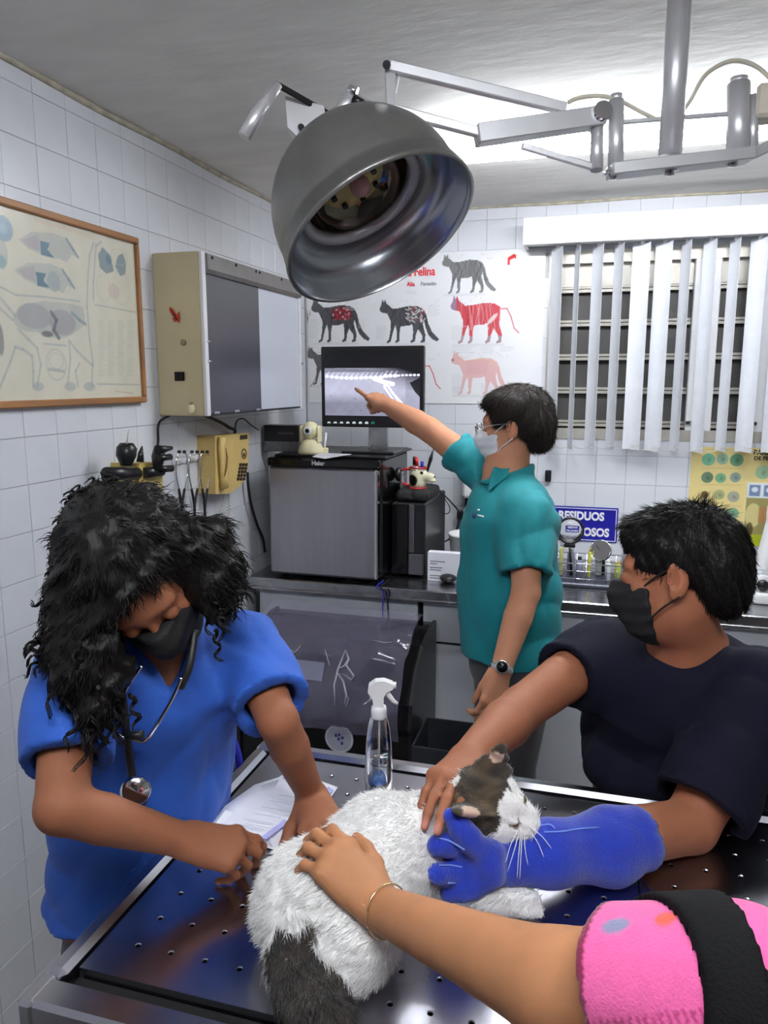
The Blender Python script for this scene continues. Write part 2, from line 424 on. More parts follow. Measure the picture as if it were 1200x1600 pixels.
m_beige = mat('beige_enamel', rgb(198, 186, 150), .45, var=.05, scale=9)
m_cream = mat('cream_plastic', rgb(226, 218, 180), .4, var=.03)
m_phone = mat('aged_phone_plastic', rgb(206, 178, 112), .4, var=.06, scale=20)
m_yellow = mat('yellowed_plastic', rgb(190, 168, 92), .45, var=.12, scale=20)
m_wood = mat('picture_frame_wood', rgb(150, 104, 62), .5, var=.25, scale=12, stretch=(1, .1, 1))
m_print = mat('printed_paper', (1, 1, 1), .55, attr=True, var=.01)
m_gprint = mat('laminated_print', (1, 1, 1), .22, attr=True, var=.01)
m_red = mat('red_plastic', rgb(190, 28, 34), .4, var=.05)
m_blue = mat('blue_plastic', rgb(40, 44, 170), .4, var=.05)
m_signblue = mat('sign_blue', rgb(26, 24, 140), .35, var=.03)
m_signwhite = mat('sign_white', rgb(236, 236, 240), .5, var=.02)
m_paper = mat('white_paper', rgb(228, 228, 236), .7, var=.02)
m_ink = mat('grey_ink', rgb(90, 90, 96), .7, var=.1)
m_redink = mat('red_ink', rgb(214, 42, 48), .6, var=.05)
m_glassd = mat('night_window_glass', rgb(62, 60, 58), .45, var=.2, scale=4, spec=.3)
m_slat = mat('blind_fabric', rgb(216, 218, 224), .55, var=.03, scale=30)
m_winframe = mat('window_aluminium', rgb(176, 172, 162), .4, .3, var=.06)
m_cord = mat('beige_cord', rgb(190, 184, 168), .5, var=.05)
m_chrome = mat('chrome', rgb(225, 225, 228), .08, 1.0, var=.02)
m_clear = mat('clear_plastic', (1, 1, 1), .05, trans=1.0, ior=1.3, var=0)
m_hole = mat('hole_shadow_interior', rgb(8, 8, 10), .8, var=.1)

# ================================================================== ROOM SHELL
def struct(name, mb, m):
    return mb.build(name, m, None, kind='structure')
mb = MB(); mb.box((XL-.15, YF-.15, -.1), (XR+.15, YB+.3, 0)); struct('floor', mb, m_floor)
mb = MB(); mb.box((XL-.15, YF-.15, ZC), (XR+.15, YB+.3, ZC+.1)); struct('ceiling', mb, m_plaster)
mb = MB(); mb.box((XL-.15, YF-.15, 0), (XL-.0045, YB+.3, ZC)); wl = struct('wall_left', mb, m_grout)
mb = MB(); mb.box((XR, YF-.15, 0), (XR+.15, YB+.3, ZC)); struct('wall_right', mb, m_wallpaint)
mb = MB(); mb.box((XL-.0045, YF-.15, 0), (XR, YF, ZC)); struct('wall_front', mb, m_dark)
WX0, WX1, WZ0, WZ1 = -.245, 1.25, 1.40, 2.185        # window opening
mb = MB()
for lo, hi in (((XL-.0045, YB+.0045, 0), (WX0, YB+.2, ZC)), ((WX1, YB+.0045, 0), (XR, YB+.2, ZC)), ((WX0, YB+.0045, 0), (WX1, YB+.2, WZ0)), ((WX0, YB+.0045, WZ1), (WX1, YB+.2, ZC))): mb.box(lo, hi)
wb = struct('wall_back', mb, m_grout)
# tiles: each one its own piece
PL = .1175
def tile_mesh(nm, w, ax):
    b = MB(); h = w/2-.0006
    if ax == 0: b.box((-.007, -h, -h), (.0, h, h), .0008)
    else: b.box((-h, 0, -h), (h, .007, h), .0008)
    me = bpy.data.meshes.new(nm); me.from_pydata(b.v, [], b.f); me.materials.append(m_tile); return me
HOLE = (WX0, WX1, WZ0, WZ1)
def lay(wall, me, ax, rects, P, nmax=300):
    """rects: (a0, a1, z0, z1, order); a cut tile is the same mesh scaled to its piece"""
    rects.sort(key=lambda c: c[4]); field = MB()
    for n, (a0, a1, z0, z1, _d) in enumerate(rects):
        a, z, sa, sz = (a0+a1)/2, (z0+z1)/2, (a1-a0)/P, (z1-z0)/P; h, k = (a1-a0)/2-.0006, (z1-z0)/2-.0006
        if n < nmax:
            o = bpy.data.objects.new('tile', me); COL.objects.link(o); o.parent = wall
            p = np.array((XL, a, z) if ax == 0 else (a, YB, z))-np.array(wall.location); o.location = p+V(*((rnd.uniform(-.0004, .0004), 0, 0) if ax == 0 else (0, rnd.uniform(-.0004, .0004), 0)))
            o.scale = (1, sa, sz) if ax == 0 else (sa, 1, sz)
            o.rotation_euler = (0, rnd.uniform(-.002, .002), rnd.uniform(-.003, .003)) if ax == 0 else (rnd.uniform(-.002, .002), 0, rnd.uniform(-.003, .003))
        elif ax == 0: field.box((XL-.007, a-h, z-k), (XL, a+h, z+k), .0008)
        else: field.box((a-h, YB, z-k), (a+h, YB+.007, z+k), .0008)
    if field.v: field.build('tile', m_tile, wall, kind='stuff')
def rect_cells(P, sa, sz, dom, hole):
    out = []
    for i in range(math.floor((dom[0]-sa)/P), math.ceil((dom[1]-sa)/P)):
        for j in range(math.floor((dom[2]-sz)/P), math.ceil((dom[3]-sz)/P)):
            a0, a1, z0, z1 = max(sa+P*i, dom[0]), min(sa+P*(i+1), dom[1]), max(sz+P*j, dom[2]), min(sz+P*(j+1), dom[3])
            if hole and a0 < hole[1] and a1 > hole[0] and z0 < hole[3] and z1 > hole[2]:
                cuts = [(hole[0]-a0, 'a1', hole[0]), (a1-hole[1], 'a0', hole[1]), (hole[2]-z0, 'z1', hole[2]), (z1-hole[3], 'z0', hole[3])]; c = max(cuts)
                if c[0] <= .004: continue
                if c[1] == 'a1': a1 = c[2]
                elif c[1] == 'a0': a0 = c[2]
                elif c[1] == 'z1': z1 = c[2]
                else: z0 = c[2]
            if a1-a0 > .006 and z1-z0 > .006: out.append((a0, a1, z0, z1))
    return out
def seen(p):
    q = np.asarray(p)-CAM; z = q@FWD
    return z > .1 and -60 < 600+FPX*(q@RGT)/z < 1260 and -60 < 800-FPX*(q@UPV)/z < 1660
me = tile_mesh('tile', PL, 0); cells = []
for a0, a1, z0, z1 in rect_cells(PL, 1.425, .103, (YF+.02, YB-.002, 0, ZC-.004), None):
    y, z = (a0+a1)/2, (z0+z1)/2; hid = (y > 2.75 and z < 1.0) or (y < 1.3 and z < 1.2) or (1.0 < y < 1.95 and 1.72 < z < 1.98)
    cells.append((a0, a1, z0, z1, (0 if seen((XL, y, z)) and not hid else 100)+math.hypot(y, z-1.65)))
lay(wl, me, 0, cells, PL)
PB = .1248; me = tile_mesh('tile', PB, 1); cells = []
for a0, a1, z0, z1 in rect_cells(PB, -.015, 1.332, (XL+.002, XR-.01, 0, ZC-.004), HOLE):
    x, z = (a0+a1)/2, (z0+z1)/2; hid = z < .85 or (x < -.25 and 1.62 < z < 2.1)
    cells.append((a0, a1, z0, z1, (0 if seen((x, YB, z)) and not hid else 100)+abs(x)))
lay(wb, me, 1, cells, PB)
# bead of caulk where the left and back walls meet the ceiling
b = MB(); b.tube([(XL+.004, y, ZC-.006+.003*math.sin(y*9)) for y in np.arange(YF, YB, .05)], .009, 6); struct('trim_1', b, m_caulk)
b = MB(); b.tube([(x, YB-.002, ZC-.004+.002*math.sin(x*9)) for x in np.arange(XL, XR, .05)], .007, 6); struct('trim_2', b, m_caulk)

# ------------------------------------------------------------------ window and vertical blind
win = tag(bpy.data.objects.new('window_1', None), kind='structure'); COL.objects.link(win); win.location = (0, YB, WZ0)
b = MB(); Yw = YB+.05
b.box((WX0, YB-.004, WZ1-.05), (WX1, YB+.09, WZ1)); b.box((WX0, YB-.004, WZ0), (WX1, YB+.09, WZ0+.045)); b.box((WX0, YB-.004, WZ0+.045), (WX0+.045, YB+.09, WZ1-.05)); b.box((WX1-.04, YB-.004, WZ0+.045), (WX1, YB+.09, WZ1-.05))
o = b.build('window_frame', m_winframe, win); tag(o, kind='structure')
b = MB(); b.box((WX0+.04, Yw-.01, 2.045), (WX1-.04, Yw+.03, 2.14)); b.build('header_rail', m_winframe, win)
def mull(x0, x1):
    b = MB(); b.box((x0, YB-.002, WZ0+.04), (x1, Yw+.03, WZ1-.04), .004); o = b.build('mullion', m_white, win)
    b = MB(); b.box(((x0+x1)/2-.012, YB-.016, 2.05), ((x0+x1)/2+.012, YB-.002, 2.085), .002); b.build('latch', m_chrome, o)
    b = MB(); b.box(((x0+x1)/2-.05, YB-.016, 1.47), ((x0+x1)/2-.015, YB-.002, 1.485), .002); b.build('latch', m_chrome, o)
mull(.335, .435); mull(.565, .68); mull(.95, 1.03)
rows = [2.035, 1.895, 1.752, 1.61, 1.468]
for x0, x1 in ((WX0+.045, .335), (.435, .565), (.68, .95), (1.03, 1.21)):
    for k in range(4):
        b = MB(); z0, z1 = rows[k+1], rows[k]; b.prism([(0, z0+.004), (.005, z0+.004), (.022, z1-.004), (.017, z1-.004)], (x0, Yw+.005, 0), (0, 1, 0), (0, 0, 1), x1-x0)
        b.build('louvre_pane', m_glassd, win)
    for k in range(5):
        b = MB(); b.box((x0, Yw-.012, rows[k]-.015), (x1, Yw+.004, rows[k]-.002), .001); b.box((x0, Yw-.005, rows[k]+.001), (x1, Yw+.008, rows[k]+.012), .001); b.build('louvre_rail', m_winframe, win)
b = MB(); b.box((WX0, YB+.1, WZ0), (WX1, YB+.12, WZ1)); o = b.build('night_backing', m_hole, win)

bl = thing('vertical_blind', 'white vertical blind with turned slats hanging from a bright valance over the window', 'blind', (.45, 3.34, 2.19))
b = MB(); b.box((-.345, 3.245, 2.195), (1.3, 3.262, 2.3), .003); b.box((-.345, 3.262, 2.285), (1.3, 3.392, 2.3), .002); b.box((-.345, 3.262, 2.195), (-.33, 3.392, 2.285), .002); b.build('valance', m_whitep, bl)
b = MB(); b.box((-.33, 3.29, 2.2), (1.29, 3.33, 2.235), .003); b.build('head_rail', m_alu, bl)
sl = [(874, .045), (906, .02), (938, .042), (971, .036), (1006, .068), (1041, .064), (1076, .036), (1113, .048), (1152, .038), (1190, .062)]
xs = [on(px, 388, 1, 3.31)[0] for px, _ in sl]; ww = [w for _, w in sl]
while xs[-1] < 1.2: xs.append(xs[-1]+.097); ww.append(rnd.choice([.03, .05, .065]))
prev = None
for i, (x, w) in enumerate(zip(xs, ww)):
    c = V(x-.008, 3.31, 0); rd = nz(V(c[0], c[1], 0)); a = math.asin(w/.089); u = -rd*math.cos(a)+V(rd[1], -rd[0], 0)*math.sin(a); v = V(-u[1], u[0], 0)
    t = np.linspace(-.0445, .0445, 7); arc = [(q, .006*(1-(q/.0445)**2)) for q in t]; poly = arc+[(q, y+.0011) for q, y in arc[::-1]]
    b = MB(); z0 = 1.365+rnd.uniform(-.004, .004); b.prism(poly, c+V(0, 0, z0), u, v, 2.19-z0); s_ = b.build('slat', m_slat, bl)
    b = MB(); b.box((x-.012, 3.307, 2.185), (x+.002, 3.313, 2.205)); b.build('slat_hanger', m_whitep, s_)
    p = c+V(0, 0, z0+.02)+u*.044
    if prev is not None:
        b = MB(); b.tube(spline([prev, (prev+p)/2-V(0, 0, .018), p], 5), .0012, 5); b.build('bead_chain', m_cord, bl)
    prev = c+V(0, 0, z0+.02)-u*.0

# ------------------------------------------------------------------ ceiling light fittings (the room's lamps)
m_tube = mat('fluorescent_tube', rgb(246, 250, 255), .5, emit=LIGHT_BACK, var=0)
m_tube2 = mat('fluorescent_tube_near', rgb(246, 250, 255), .5, emit=LIGHT_FRONT, var=0)
def fitting(x0, x1, y, label, mt):
    t = thing('ceiling_light', label, 'light', ((x0+x1)/2, y, ZC), 'twin tube ceiling lights')
    b = MB(); b.prism([(-.05, 0), (-.04, -.045), (.04, -.045), (.05, 0)], (x0, y, ZC), (0, 1, 0), (0, 0, 1), x1-x0); b.build('housing', m_whitep, t)
    for d in (-.06, .06):
        b = MB(); b.tube([(x0+.03, y+d, ZC-.055), (x1-.03, y+d, ZC-.055)], .013, 12); b.build('tube', mt, t)
    for xe in (x0+.015, x1-.015):
        b = MB(); b.box((xe-.014, y-.085, ZC-.075), (xe+.014, y+.085, ZC-.03), .004); b.build('tube_holder', m_whitep, t)
fitting(-.52, .75, 2.42, 'twin tube ceiling light over the counter behind the surgical lamp', m_tube)
fitting(-.6, .62, .15, 'twin tube ceiling light over the near end of the table', m_tube2)

# ------------------------------------------------------------------ wall posters
# framed anatomy chart on the left wall
fr = thing('framed_chart', 'faded canine anatomy chart in a thin wooden frame on the left wall', 'poster', (XL, 1.6, 1.6))
y0, y1, z0, z1 = 1.36, 2.045, 1.585, 2.065
b = MB()
for lo, hi in (((XL, y0, z0), (XL+.022, y1, z0+.018)), ((XL, y0, z1-.018), (XL+.022, y1, z1)), ((XL, y0, z0+.018), (XL+.022, y0+.015, z1-.018)), ((XL, y1-.013, z0+.018), (XL+.022, y1, z1-.018))): b.box(lo, hi, .003)
b.build('frame', m_wood, fr); b = MB(); b.box((XL+.001, y0+.01, z0+.01), (XL+.009, y1-.01, z1-.01)); b.build('backing', m_paper, fr)
cw, ch = y1-y0-.024, z1-z0-.03
c = Canvas((XL+.0105, y1-.012-cw, z0+.015), (0, 1, 0), (0, 0, 1), cw, ch, 250, 190, rgb(206, 202, 184)); oy, oz = y1-.012-cw, z0+.015
def Q(x, y): p = on(x, y, 0, XL+.0105); return (p[1]-oy, p[2]-oz)
def QE(x, y, rx, ry, col, a=.6, **k):
    p = Q(x, y); u = Q(x+rx, y); v = Q(x, y-ry); c.ell(p[0], p[1], abs(u[0]-p[0]), abs(v[1]-p[1]), col, a, **k)
def QL(pts, r, col, a=.5): c.line([Q(*p) for p in pts], r, col, a)
g1, g2, g3, g4 = rgb(150, 158, 160), rgb(112, 132, 142), rgb(70, 108, 128), rgb(178, 180, 172)
QE(5, 357, 15, 20, rgb(120, 150, 172), .8); QE(5, 357, 6, 8, rgb(160, 178, 190), .8); QE(0, 395, 12, 26, g1, .5); QE(0, 408, 10, 10, rgb(100, 145, 150), .6)
for dx, dy, s in ((0, 0, 1), (-6, 48, 1.08)):          # two organ views
    c.poly([Q(x+dx, y+dy) for x, y in ((28, 374), (50, 362), (84, 364), (104, 372), (116, 388), (124, 404), (112, 398), (104, 410), (92, 404), (80, 404), (64, 398), (44, 388))], g4, .9)
    c.poly([Q(x+dx, y+dy) for x, y in ((34, 374), (60, 366), (62, 392), (44, 386))], rgb(170, 162, 164), .8)
    c.poly([Q(x+dx, y+dy) for x, y in ((62, 376), (78, 380), (74, 390), (84, 402), (64, 398))], g3, .85)
    QE(92+dx, 388+dy, 14, 14, g4, .8); QL([(104+dx, 374+dy), (114+dx, 390+dy), (122+dx, 402+dy)], .004, g2, .7)
QE(84, 440, 10, 16, g1, .7); QE(100, 443, 10, 14, g1, .5, ring=.001)
QL([(0, 448), (25, 461), (70, 464), (125, 471)], .002, g1, .8)
c.poly([Q(*p) for p in ((20, 492), (40, 474), (70, 470), (110, 474), (130, 480), (134, 506), (112, 524), (92, 530), (60, 520), (34, 516), (22, 506))], g4, .9)
QE(54, 494, 26, 20, rgb(158, 158, 158), .8); QE(98, 504, 20, 20, rgb(150, 146, 152), .7); QL([(80, 488), (88, 500), (84, 516), (92, 528)], .0055, rgb(92, 98, 104), .8); QE(74, 522, 9, 5, rgb(84, 84, 90), .8); QL([(112, 488), (124, 500), (134, 507)], .004, g2, .7)
for pts in ([(0, 465), (14, 482), (24, 494)], [(0, 482), (20, 500)], [(28, 514), (44, 530), (58, 544), (64, 570), (58, 604)], [(24, 542), (16, 566), (6, 590), (0, 606)], [(24, 542), (36, 546), (50, 556), (52, 580), (52, 604)], [(108, 532), (120, 548), (132, 560), (144, 570), (144, 604)], [(108, 534), (110, 560), (106, 600)], [(124, 568), (118, 580), (122, 604)], [(146, 380), (140, 400), (137, 440), (136, 480), (140, 530), (146, 572)], [(158, 378), (150, 384), (146, 440), (146, 470)]):
    QL(pts, .0035, g1, .55)
for x in (60, 110, 140): QE(x, 604, 9, 7, g1, .6)
QE(0, 530, 6, 26, rgb(96, 100, 104), .7); QE(88, 570, 15, 24, g1, .6, ring=.0015); QE(88, 564, 11, 12, g1, .5, ring=.001); QL([(76, 577), (100, 580)], .004, g1, .7)
QL([(68, 537), (104, 540)], .0015, g1, .9); QL([(148, 476), (212, 488)], .0015, g1, .9); QL([(152, 600), (218, 601)], .0015, g1, .9)
c.poly([Q(*p) for p in ((153, 398), (160, 386), (170, 396), (176, 414), (178, 424), (166, 428), (156, 418))], g2, .85); c.poly([Q(*p) for p in ((180, 416), (184, 400), (192, 396), (197, 412), (196, 428), (188, 432))], g2, .8)
QE(170, 405, 5, 8, g3, .5); QE(186, 402, 12, 12, g4, .6, ring=.001); QE(162, 450, 11, 20, g1, .4, ring=.001); QE(190, 450, 12, 26, g1, .4, ring=.001); QE(178, 455, 9, 12, rgb(190, 170, 165), .5)
for k in range(4): 
    for j in range(22): QL([(154+k*15, 502+j*4), (154+k*15+9+rnd.uniform(-2, 2), 503+j*4)], .0009, g1, .55)
QL([(180, 611), (208, 615)], .0015, rgb(176, 130, 110), .6); QL([(56, 344), (100, 356), (146, 372)], .005, rgb(206, 186, 168), .6)
c.noise(.03, 30, 3); c.build('chart_print', m_gprint, fr, 0.0)

# feline anatomy poster on the back wall
CAT = [(0, .56), (.03, .62), (.05, .71), (.075, .655), (.10, .70), (.125, .63), (.17, .60), (.22, .555), (.32, .56), (.5, .59), (.65, .58), (.74, .53), (.785, .45), (.82, .31), (.88, .18), (.96, .10), (1.0, .055), (.97, .02), (.90, .05), (.82, .13), (.775, .24), (.745, .36), (.73, .30), (.755, .2), (.775, .13), (.765, .02), (.70, 0), (.69, .03), (.725, .06), (.715, .13), (.65, .22), (.615, .13), (.60, .03), (.535, 0), (.525, .035), (.56, .06), (.57, .18), (.555, .30), (.5, .28), (.36, .27), (.345, .2), (.335, .03), (.28, 0), (.265, .03), (.295, .06), (.29, .2), (.27, .29), (.235, .2), (.19, .03), (.13, 0), (.12, .03), (.16, .06), (.185, .2), (.195, .34), (.16, .42), (.13, .48), (.06, .49), (.01, .515)]
po = thing('feline_chart', 'glossy feline anatomy poster with walking cats behind the monitor', 'poster', (-.8, YB-.002, 1.55))
X0, X1, Z0, Z1 = XL+.012, -.262, 1.548, 2.205
c = Canvas((X0, YB-.004, Z0), (1, 0, 0), (0, 0, 1), X1-X0, Z1-Z0, 420, 250, rgb(226, 226, 229))
def Q(x, y): p = on(x, y, 1, YB-.004); return (p[0]-X0, p[2]-Z0)
def cat_print(x0, x1, yb, col, dark, inner=None, stripes=True, seed=0, thin_tail=False):
    a, e = Q(x0, yb), Q(x1, yb); s = e[0]-a[0]; pts = [(a[0]+u*s, a[1]+v*s) for u, v in CAT]
    if thin_tail:
        body = pts[:12]+pts[21:]; m = c.mask(body); c.blend(m*.95, col); c.line([(a[0]+u*s, a[1]+v*s) for u, v in ((.75, .5), (.84, .5), (.90, .38), (.95, .22), (1.02, .15))], .0022, col)
    else: m = c.mask(pts); c.blend(m*.97, col)
    g = np.random.default_rng(seed)
    if stripes:
        for k in range(26):
            u = g.uniform(.15, .95); w = g.uniform(.25, .55); n = np.abs((c.X-a[0])/s-u-.05*np.sin((c.Y-a[1])/s*14+k)); c.blend((n < .012)*m*.28*((c.Y-a[1])/s > w-.3), dark)
    if inner: inner(a, s, m)
    for u in np.linspace(.04, .98, 26):                   # pointers round the figure
        if g.uniform() < .6: c.ell(a[0]+u*s, a[1]+s*(.64+.05*math.sin(u*20)), .0016, .0016, rgb(120, 90, 90), .7)
    c.seg((a[0]+s*.05, a[1]-.004), (a[0]+s*.8, a[1]-.004), .003, rgb(200, 200, 204), .7, soft=4)
dk, dk2 = rgb(66, 66, 72), rgb(36, 36, 40)
cat_print(690, 775, 460, rgb(112, 112, 112), rgb(60, 60, 62), seed=1)
def guts(a, s, m):
    g = np.random.default_rng(5); c.ell(a[0]+.52*s, a[1]+.46*s, .17*s, .10*s, rgb(120, 30, 44), .9)
    for _ in range(40):
        x, y = a[0]+g.uniform(.38, .68)*s, a[1]+g.uniform(.36, .55)*s; c.ell(x, y, .02*s, .012*s, [rgb(180, 60, 66), rgb(210, 190, 185), rgb(60, 20, 30), rgb(150, 60, 80)][g.integers(4)], .8, rot=g.uniform(0, 3))
def guts2(a, s, m):
    g = np.random.default_rng(6)
    for _ in range(46):
        x, y = a[0]+g.uniform(.44, .76)*s, a[1]+g.uniform(.34, .56)*s; c.ell(x, y, .025*s, .007*s, [rgb(225, 225, 225), rgb(190, 70, 80), rgb(230, 220, 215)][g.integers(3)], .8, rot=g.uniform(0, 3))
cat_print(487, 578, 536, dk, dk2, guts, seed=2); cat_print(593, 686, 537, dk, dk2, guts2, seed=3)
def muscle(a, s, m):
    g = np.random.default_rng(7)
    for k in range(30):
        u = g.uniform(.1, .75); n = np.abs((c.X-a[0])/s-u-.25*(((c.Y-a[1])/s)-.4)*g.uniform(-1, 1)); c.blend((n < .008)*m*.35*((c.Y-a[1])/s > .2), rgb(226, 180, 178) if k % 2 else rgb(130, 20, 36))
    c.blend(m*((c.Y-a[1])/s < .12)*.8, rgb(150, 145, 150)); c.blend(m*((c.X-a[0])/s < .09)*.7, rgb(128, 140, 170)); c.ell(a[0]+.63*s, a[1]+.36*s, .1*s, .03*s, rgb(225, 215, 215), .8, rot=.8)
cat_print(703, 808, 538, rgb(190, 48, 62), dk2, muscle, False, 4, True)
def skel(a, s, m):
    c.line([(a[0]+u*s, a[1]+v*s) for u, v in ((.12, .58), (.22, .54), (.5, .575), (.74, .5))], .0015, rgb(214, 180, 120), .8)
    for k in range(14): c.line([(a[0]+(.28+k*.026)*s, a[1]+.55*s), (a[0]+(.26+k*.024)*s, a[1]+.34*s)], .0008, rgb(190, 140, 150), .7)
    c.ell(a[0]+.03*s, a[1]+.56*s, .02*s, .02*s, rgb(120, 90, 40), .8)
cat_print(704, 800, 617, rgb(214, 172, 172), dk2, skel, False, 5)
cat_print(590, 686, 622, rgb(196, 36, 52), dk2, None, False, 6, True); cat_print(480, 560, 602, rgb(90, 86, 90), dk2, None, False, 8)
c.line([Q(*p) for p in ((501, 572), (496, 580), (493, 592), (486, 603))], .0018, rgb(90, 80, 80), .9)
c.poly([Q(*p) for p in ((466, 478), (478, 474), (482, 498), (476, 520), (466, 530))], rgb(86, 84, 84), .9); c.ell(*Q(484, 490), .006, .014, rgb(200, 190, 170), .9)
for (x, y, n, w) in ((540, 472, 5, 22), (668, 478, 6, 20), (588, 510, 7, 16), (706, 510, 8, 22), (706, 542, 4, 40), (752, 542, 4, 20), (782, 542, 3, 22), (706, 585, 10, 18), (708, 605, 5, 20), (480, 500, 10, 20), (634, 455, 2, 18), (790, 425, 3, 18), (560, 500, 5, 10), (752, 600, 6, 22)):
    for k in range(n): c.line([Q(x, y+k*3), Q(x+w*rnd.uniform(.7, 1), y+k*3)], .0011, rgb(196, 196, 200), .9)
c.build('poster_sheet', m_gprint, po, 0.0)
p = on(680, 424, 1, YB-.006); text('heading', 'Anatomía Felina', .052, p, (1, 0, 0), (0, 0, 1), m_redink, po, 'RIGHT', bold=.0012, sx=.8)
p = on(648, 444, 1, YB-.006); text('heading', 'Alia', .026, p, (1, 0, 0), (0, 0, 1), m_redink, po, 'RIGHT', sx=.9, bold=.0006)
p = on(682, 443, 1, YB-.006); text('heading', 'Paravilin', .024, p, (1, 0, 0), (0, 0, 1), m_ink, po, 'RIGHT', sx=.9)
b = MB(); p = on(793, 414, 1, YB-.006); b.prism([(0, 0), (0, .03), (.026, .045), (.036, .04), (.036, .02), (.03, .028), (.01, .02), (.01, 0)], p, (1, 0, 0), (0, 0, 1), .001); b.build('corner_logo', m_redink, po)

# parasite chart and the panels beside it
po = thing('parasite_chart', 'yellow parasite chart with green round micrographs under the blind', 'poster', (.5, YB-.002, 1.03))
X0, X1, Z0, Z1 = .368, .86, 1.02, 1.378
c = Canvas((X0, YB-.004, Z0), (1, 0, 0), (0, 0, 1), X1-X0, Z1-Z0, 240, 170, rgb(222, 204, 140))
def Q(x, y): p = on(x, y, 1, YB-.004); return (p[0]-X0, p[2]-Z0)
for (x, y, r, col) in ((1107, 718, 10, (104, 168, 138)), (1129, 717, 9, (150, 186, 160)), (1151, 719, 10, (96, 150, 118)), (1105, 746, 9, (92, 122, 100)), (1126, 747, 8, (110, 168, 130)), (1149, 746, 8, (136, 158, 150)), (1101, 773, 6, (96, 74, 48)), (1124, 773, 8, (160, 166, 120)), (1146, 776, 9, (160, 164, 144)), (1124, 800, 8, (166, 172, 140)), (1145, 802, 9, (120, 168, 136)), (1192, 738, 11, (150, 184, 150)), (1212, 738, 9, (150, 184, 150))):
    p = Q(x, y); c.ell(*p, r*.0026, r*.0026, rgb(*col), .95); c.ell(p[0]+.003, p[1]-.002, r*.0011, r*.0008, rgb(*[int(v*.75) for v in col]), .6, rot=x)
for y in (702, 731, 757, 790): c.line([Q(1098, y), Q(1158, y+1)], .0009, rgb(150, 120, 80), .6)
c.build('poster_sheet', m_gprint, po, 0.0)
p = on(1177, 707, 1, YB-.006); text('heading', 'PARASITOS', .028, p, (1, 0, 0), (0, 0, 1), m_blackm, po, 'LEFT', bold=.0006)
p = on(1178, 716, 1, YB-.006); text('heading', 'DE PERROS', .022, p, (1, 0, 0), (0, 0, 1), m_blackm, po, 'LEFT', bold=.0006)
po = thing('picture_panel', 'small photo panel with two blue badges in front of the parasite chart', 'poster', (.72, YB-.01, .95))
X0, X1, Z0, Z1 = on(1168, 755, 1, YB-.01)[0], .95, .97, on(1170, 754, 1, YB-.01)[2]
c = Canvas((X0, YB-.0135, Z0), (1, 0, 0), (0, 0, 1), X1-X0, Z1-Z0, 130, 120, rgb(150, 140, 90)); h = Z1-Z0
c.rect(0, 0, X1-X0, .05, rgb(170, 180, 40)); c.rect(0, h-.062, X1-X0, h, rgb(226, 230, 236)); c.ell(.03, .13, .03, .05, rgb(210, 200, 140), .9); c.ell(.02, .07, .014, .03, rgb(80, 66, 40), .9); c.rect(.05, .10, X1-X0, .165, rgb(170, 120, 80), .9)
for k in range(4): c.rect(.008+k*.055, h-.055, .05+k*.055, h-.008, rgb(112, 132, 164)); c.ell(.029+k*.055, h-.028, .012, .011, rgb(214, 222, 232))
c.build('poster_sheet', m_gprint, po, 0.0); b = MB(); b.box((X0, YB-.012, Z0), (X1, YB, Z1)); b.build('panel_board', m_whitep, po)

# hazardous waste sign
sg = thing('warning_sign', 'dark blue sign with white lettering on the tiled back wall', 'sign', (-.06, YB, .95))
b = MB(); b.box((-.215, YB-.006, .948), (.088, YB, 1.103), .002); b.build('sign_plate', m_signblue, sg)
b = MB(); F = [(-.209, .954), (.082, .954), (.082, 1.097), (-.209, 1.097)]
for (a, e) in (((-.209, .954), (.082, .957)), ((-.209, 1.094), (.082, 1.097)), ((-.209, .957), (-.206, 1.094)), ((.079, .957), (.082, 1.094))): b.box((a[0], YB-.0066, a[1]), (e[0], YB-.006, e[1]))
b.build('sign_border', m_signwhite, sg)
text('lettering', 'RESIDUOS', .05, (-.068, YB-.007, 1.061), (1, 0, 0), (0, 0, 1), m_signwhite, sg, bold=.0022, sx=.86)
text('lettering', 'PELIGROSOS', .05, (-.068, YB-.007, .99), (1, 0, 0), (0, 0, 1), m_signwhite, sg, bold=.0022, sx=.86)

# ------------------------------------------------------------------ X-ray viewer box on the left wall
vb = thing('xray_viewer', 'beige wall-mounted film viewer box with half its front masked in dark grey', 'light box', (XL, 2.5, 1.54))
x0, x1, y0, y1, z0, z1 = XL, -1.20, 2.14, 2.925, 1.54, 2.038
b = MB(); b.box((x0, y0, z0), (x1, y1, z1), .004); b.build('cabinet', m_beige, vb)
b = MB()
for lo, hi in (((x1, y0, z0), (x1+.012, y0+.022, z1)), ((x1, y1-.014, z0), (x1+.012, y1, z1-.03))): b.box(lo, hi, .002)
b.build('edge_strip', m_white, vb, kind='stuff')
b = MB(); b.prism([(0, 0), (.02, -.005), (.02, -.05), (.012, -.062), (0, -.06)], (x1, y1, z1), (1, 0, 0), (0, 0, 1), y1-y0-.022) ; b.build('top_rail', mat('dull_grey_metal', rgb(120, 118, 116), .4, .6), vb)
for yy in (2.19, 2.35, 2.5, 2.53, 2.72):
    b = MB(); b.lathe([(.005, 0), (.004, .003), (0, .004)], (x1+.02, yy, z1-.014), (1, 0, 0), 8); b.build('screw', m_blackm, vb)
ym = on(405, 520, 0, x1+.004)[1]
b = MB(); b.box((x1, y0+.022, z0+.006), (x1+.005, ym, z1-.06)); b.build('dark_mask', mat('dark_grey_film', rgb(64, 64, 72), .3, var=.08, scale=4), vb)
b = MB(); b.box((x1, ym, z0+.006), (x1+.004, y1-.014, z1-.055)); b.build('diffuser', mat('opal_acrylic', rgb(196, 200, 212), .25, var=.03, scale=3), vb)
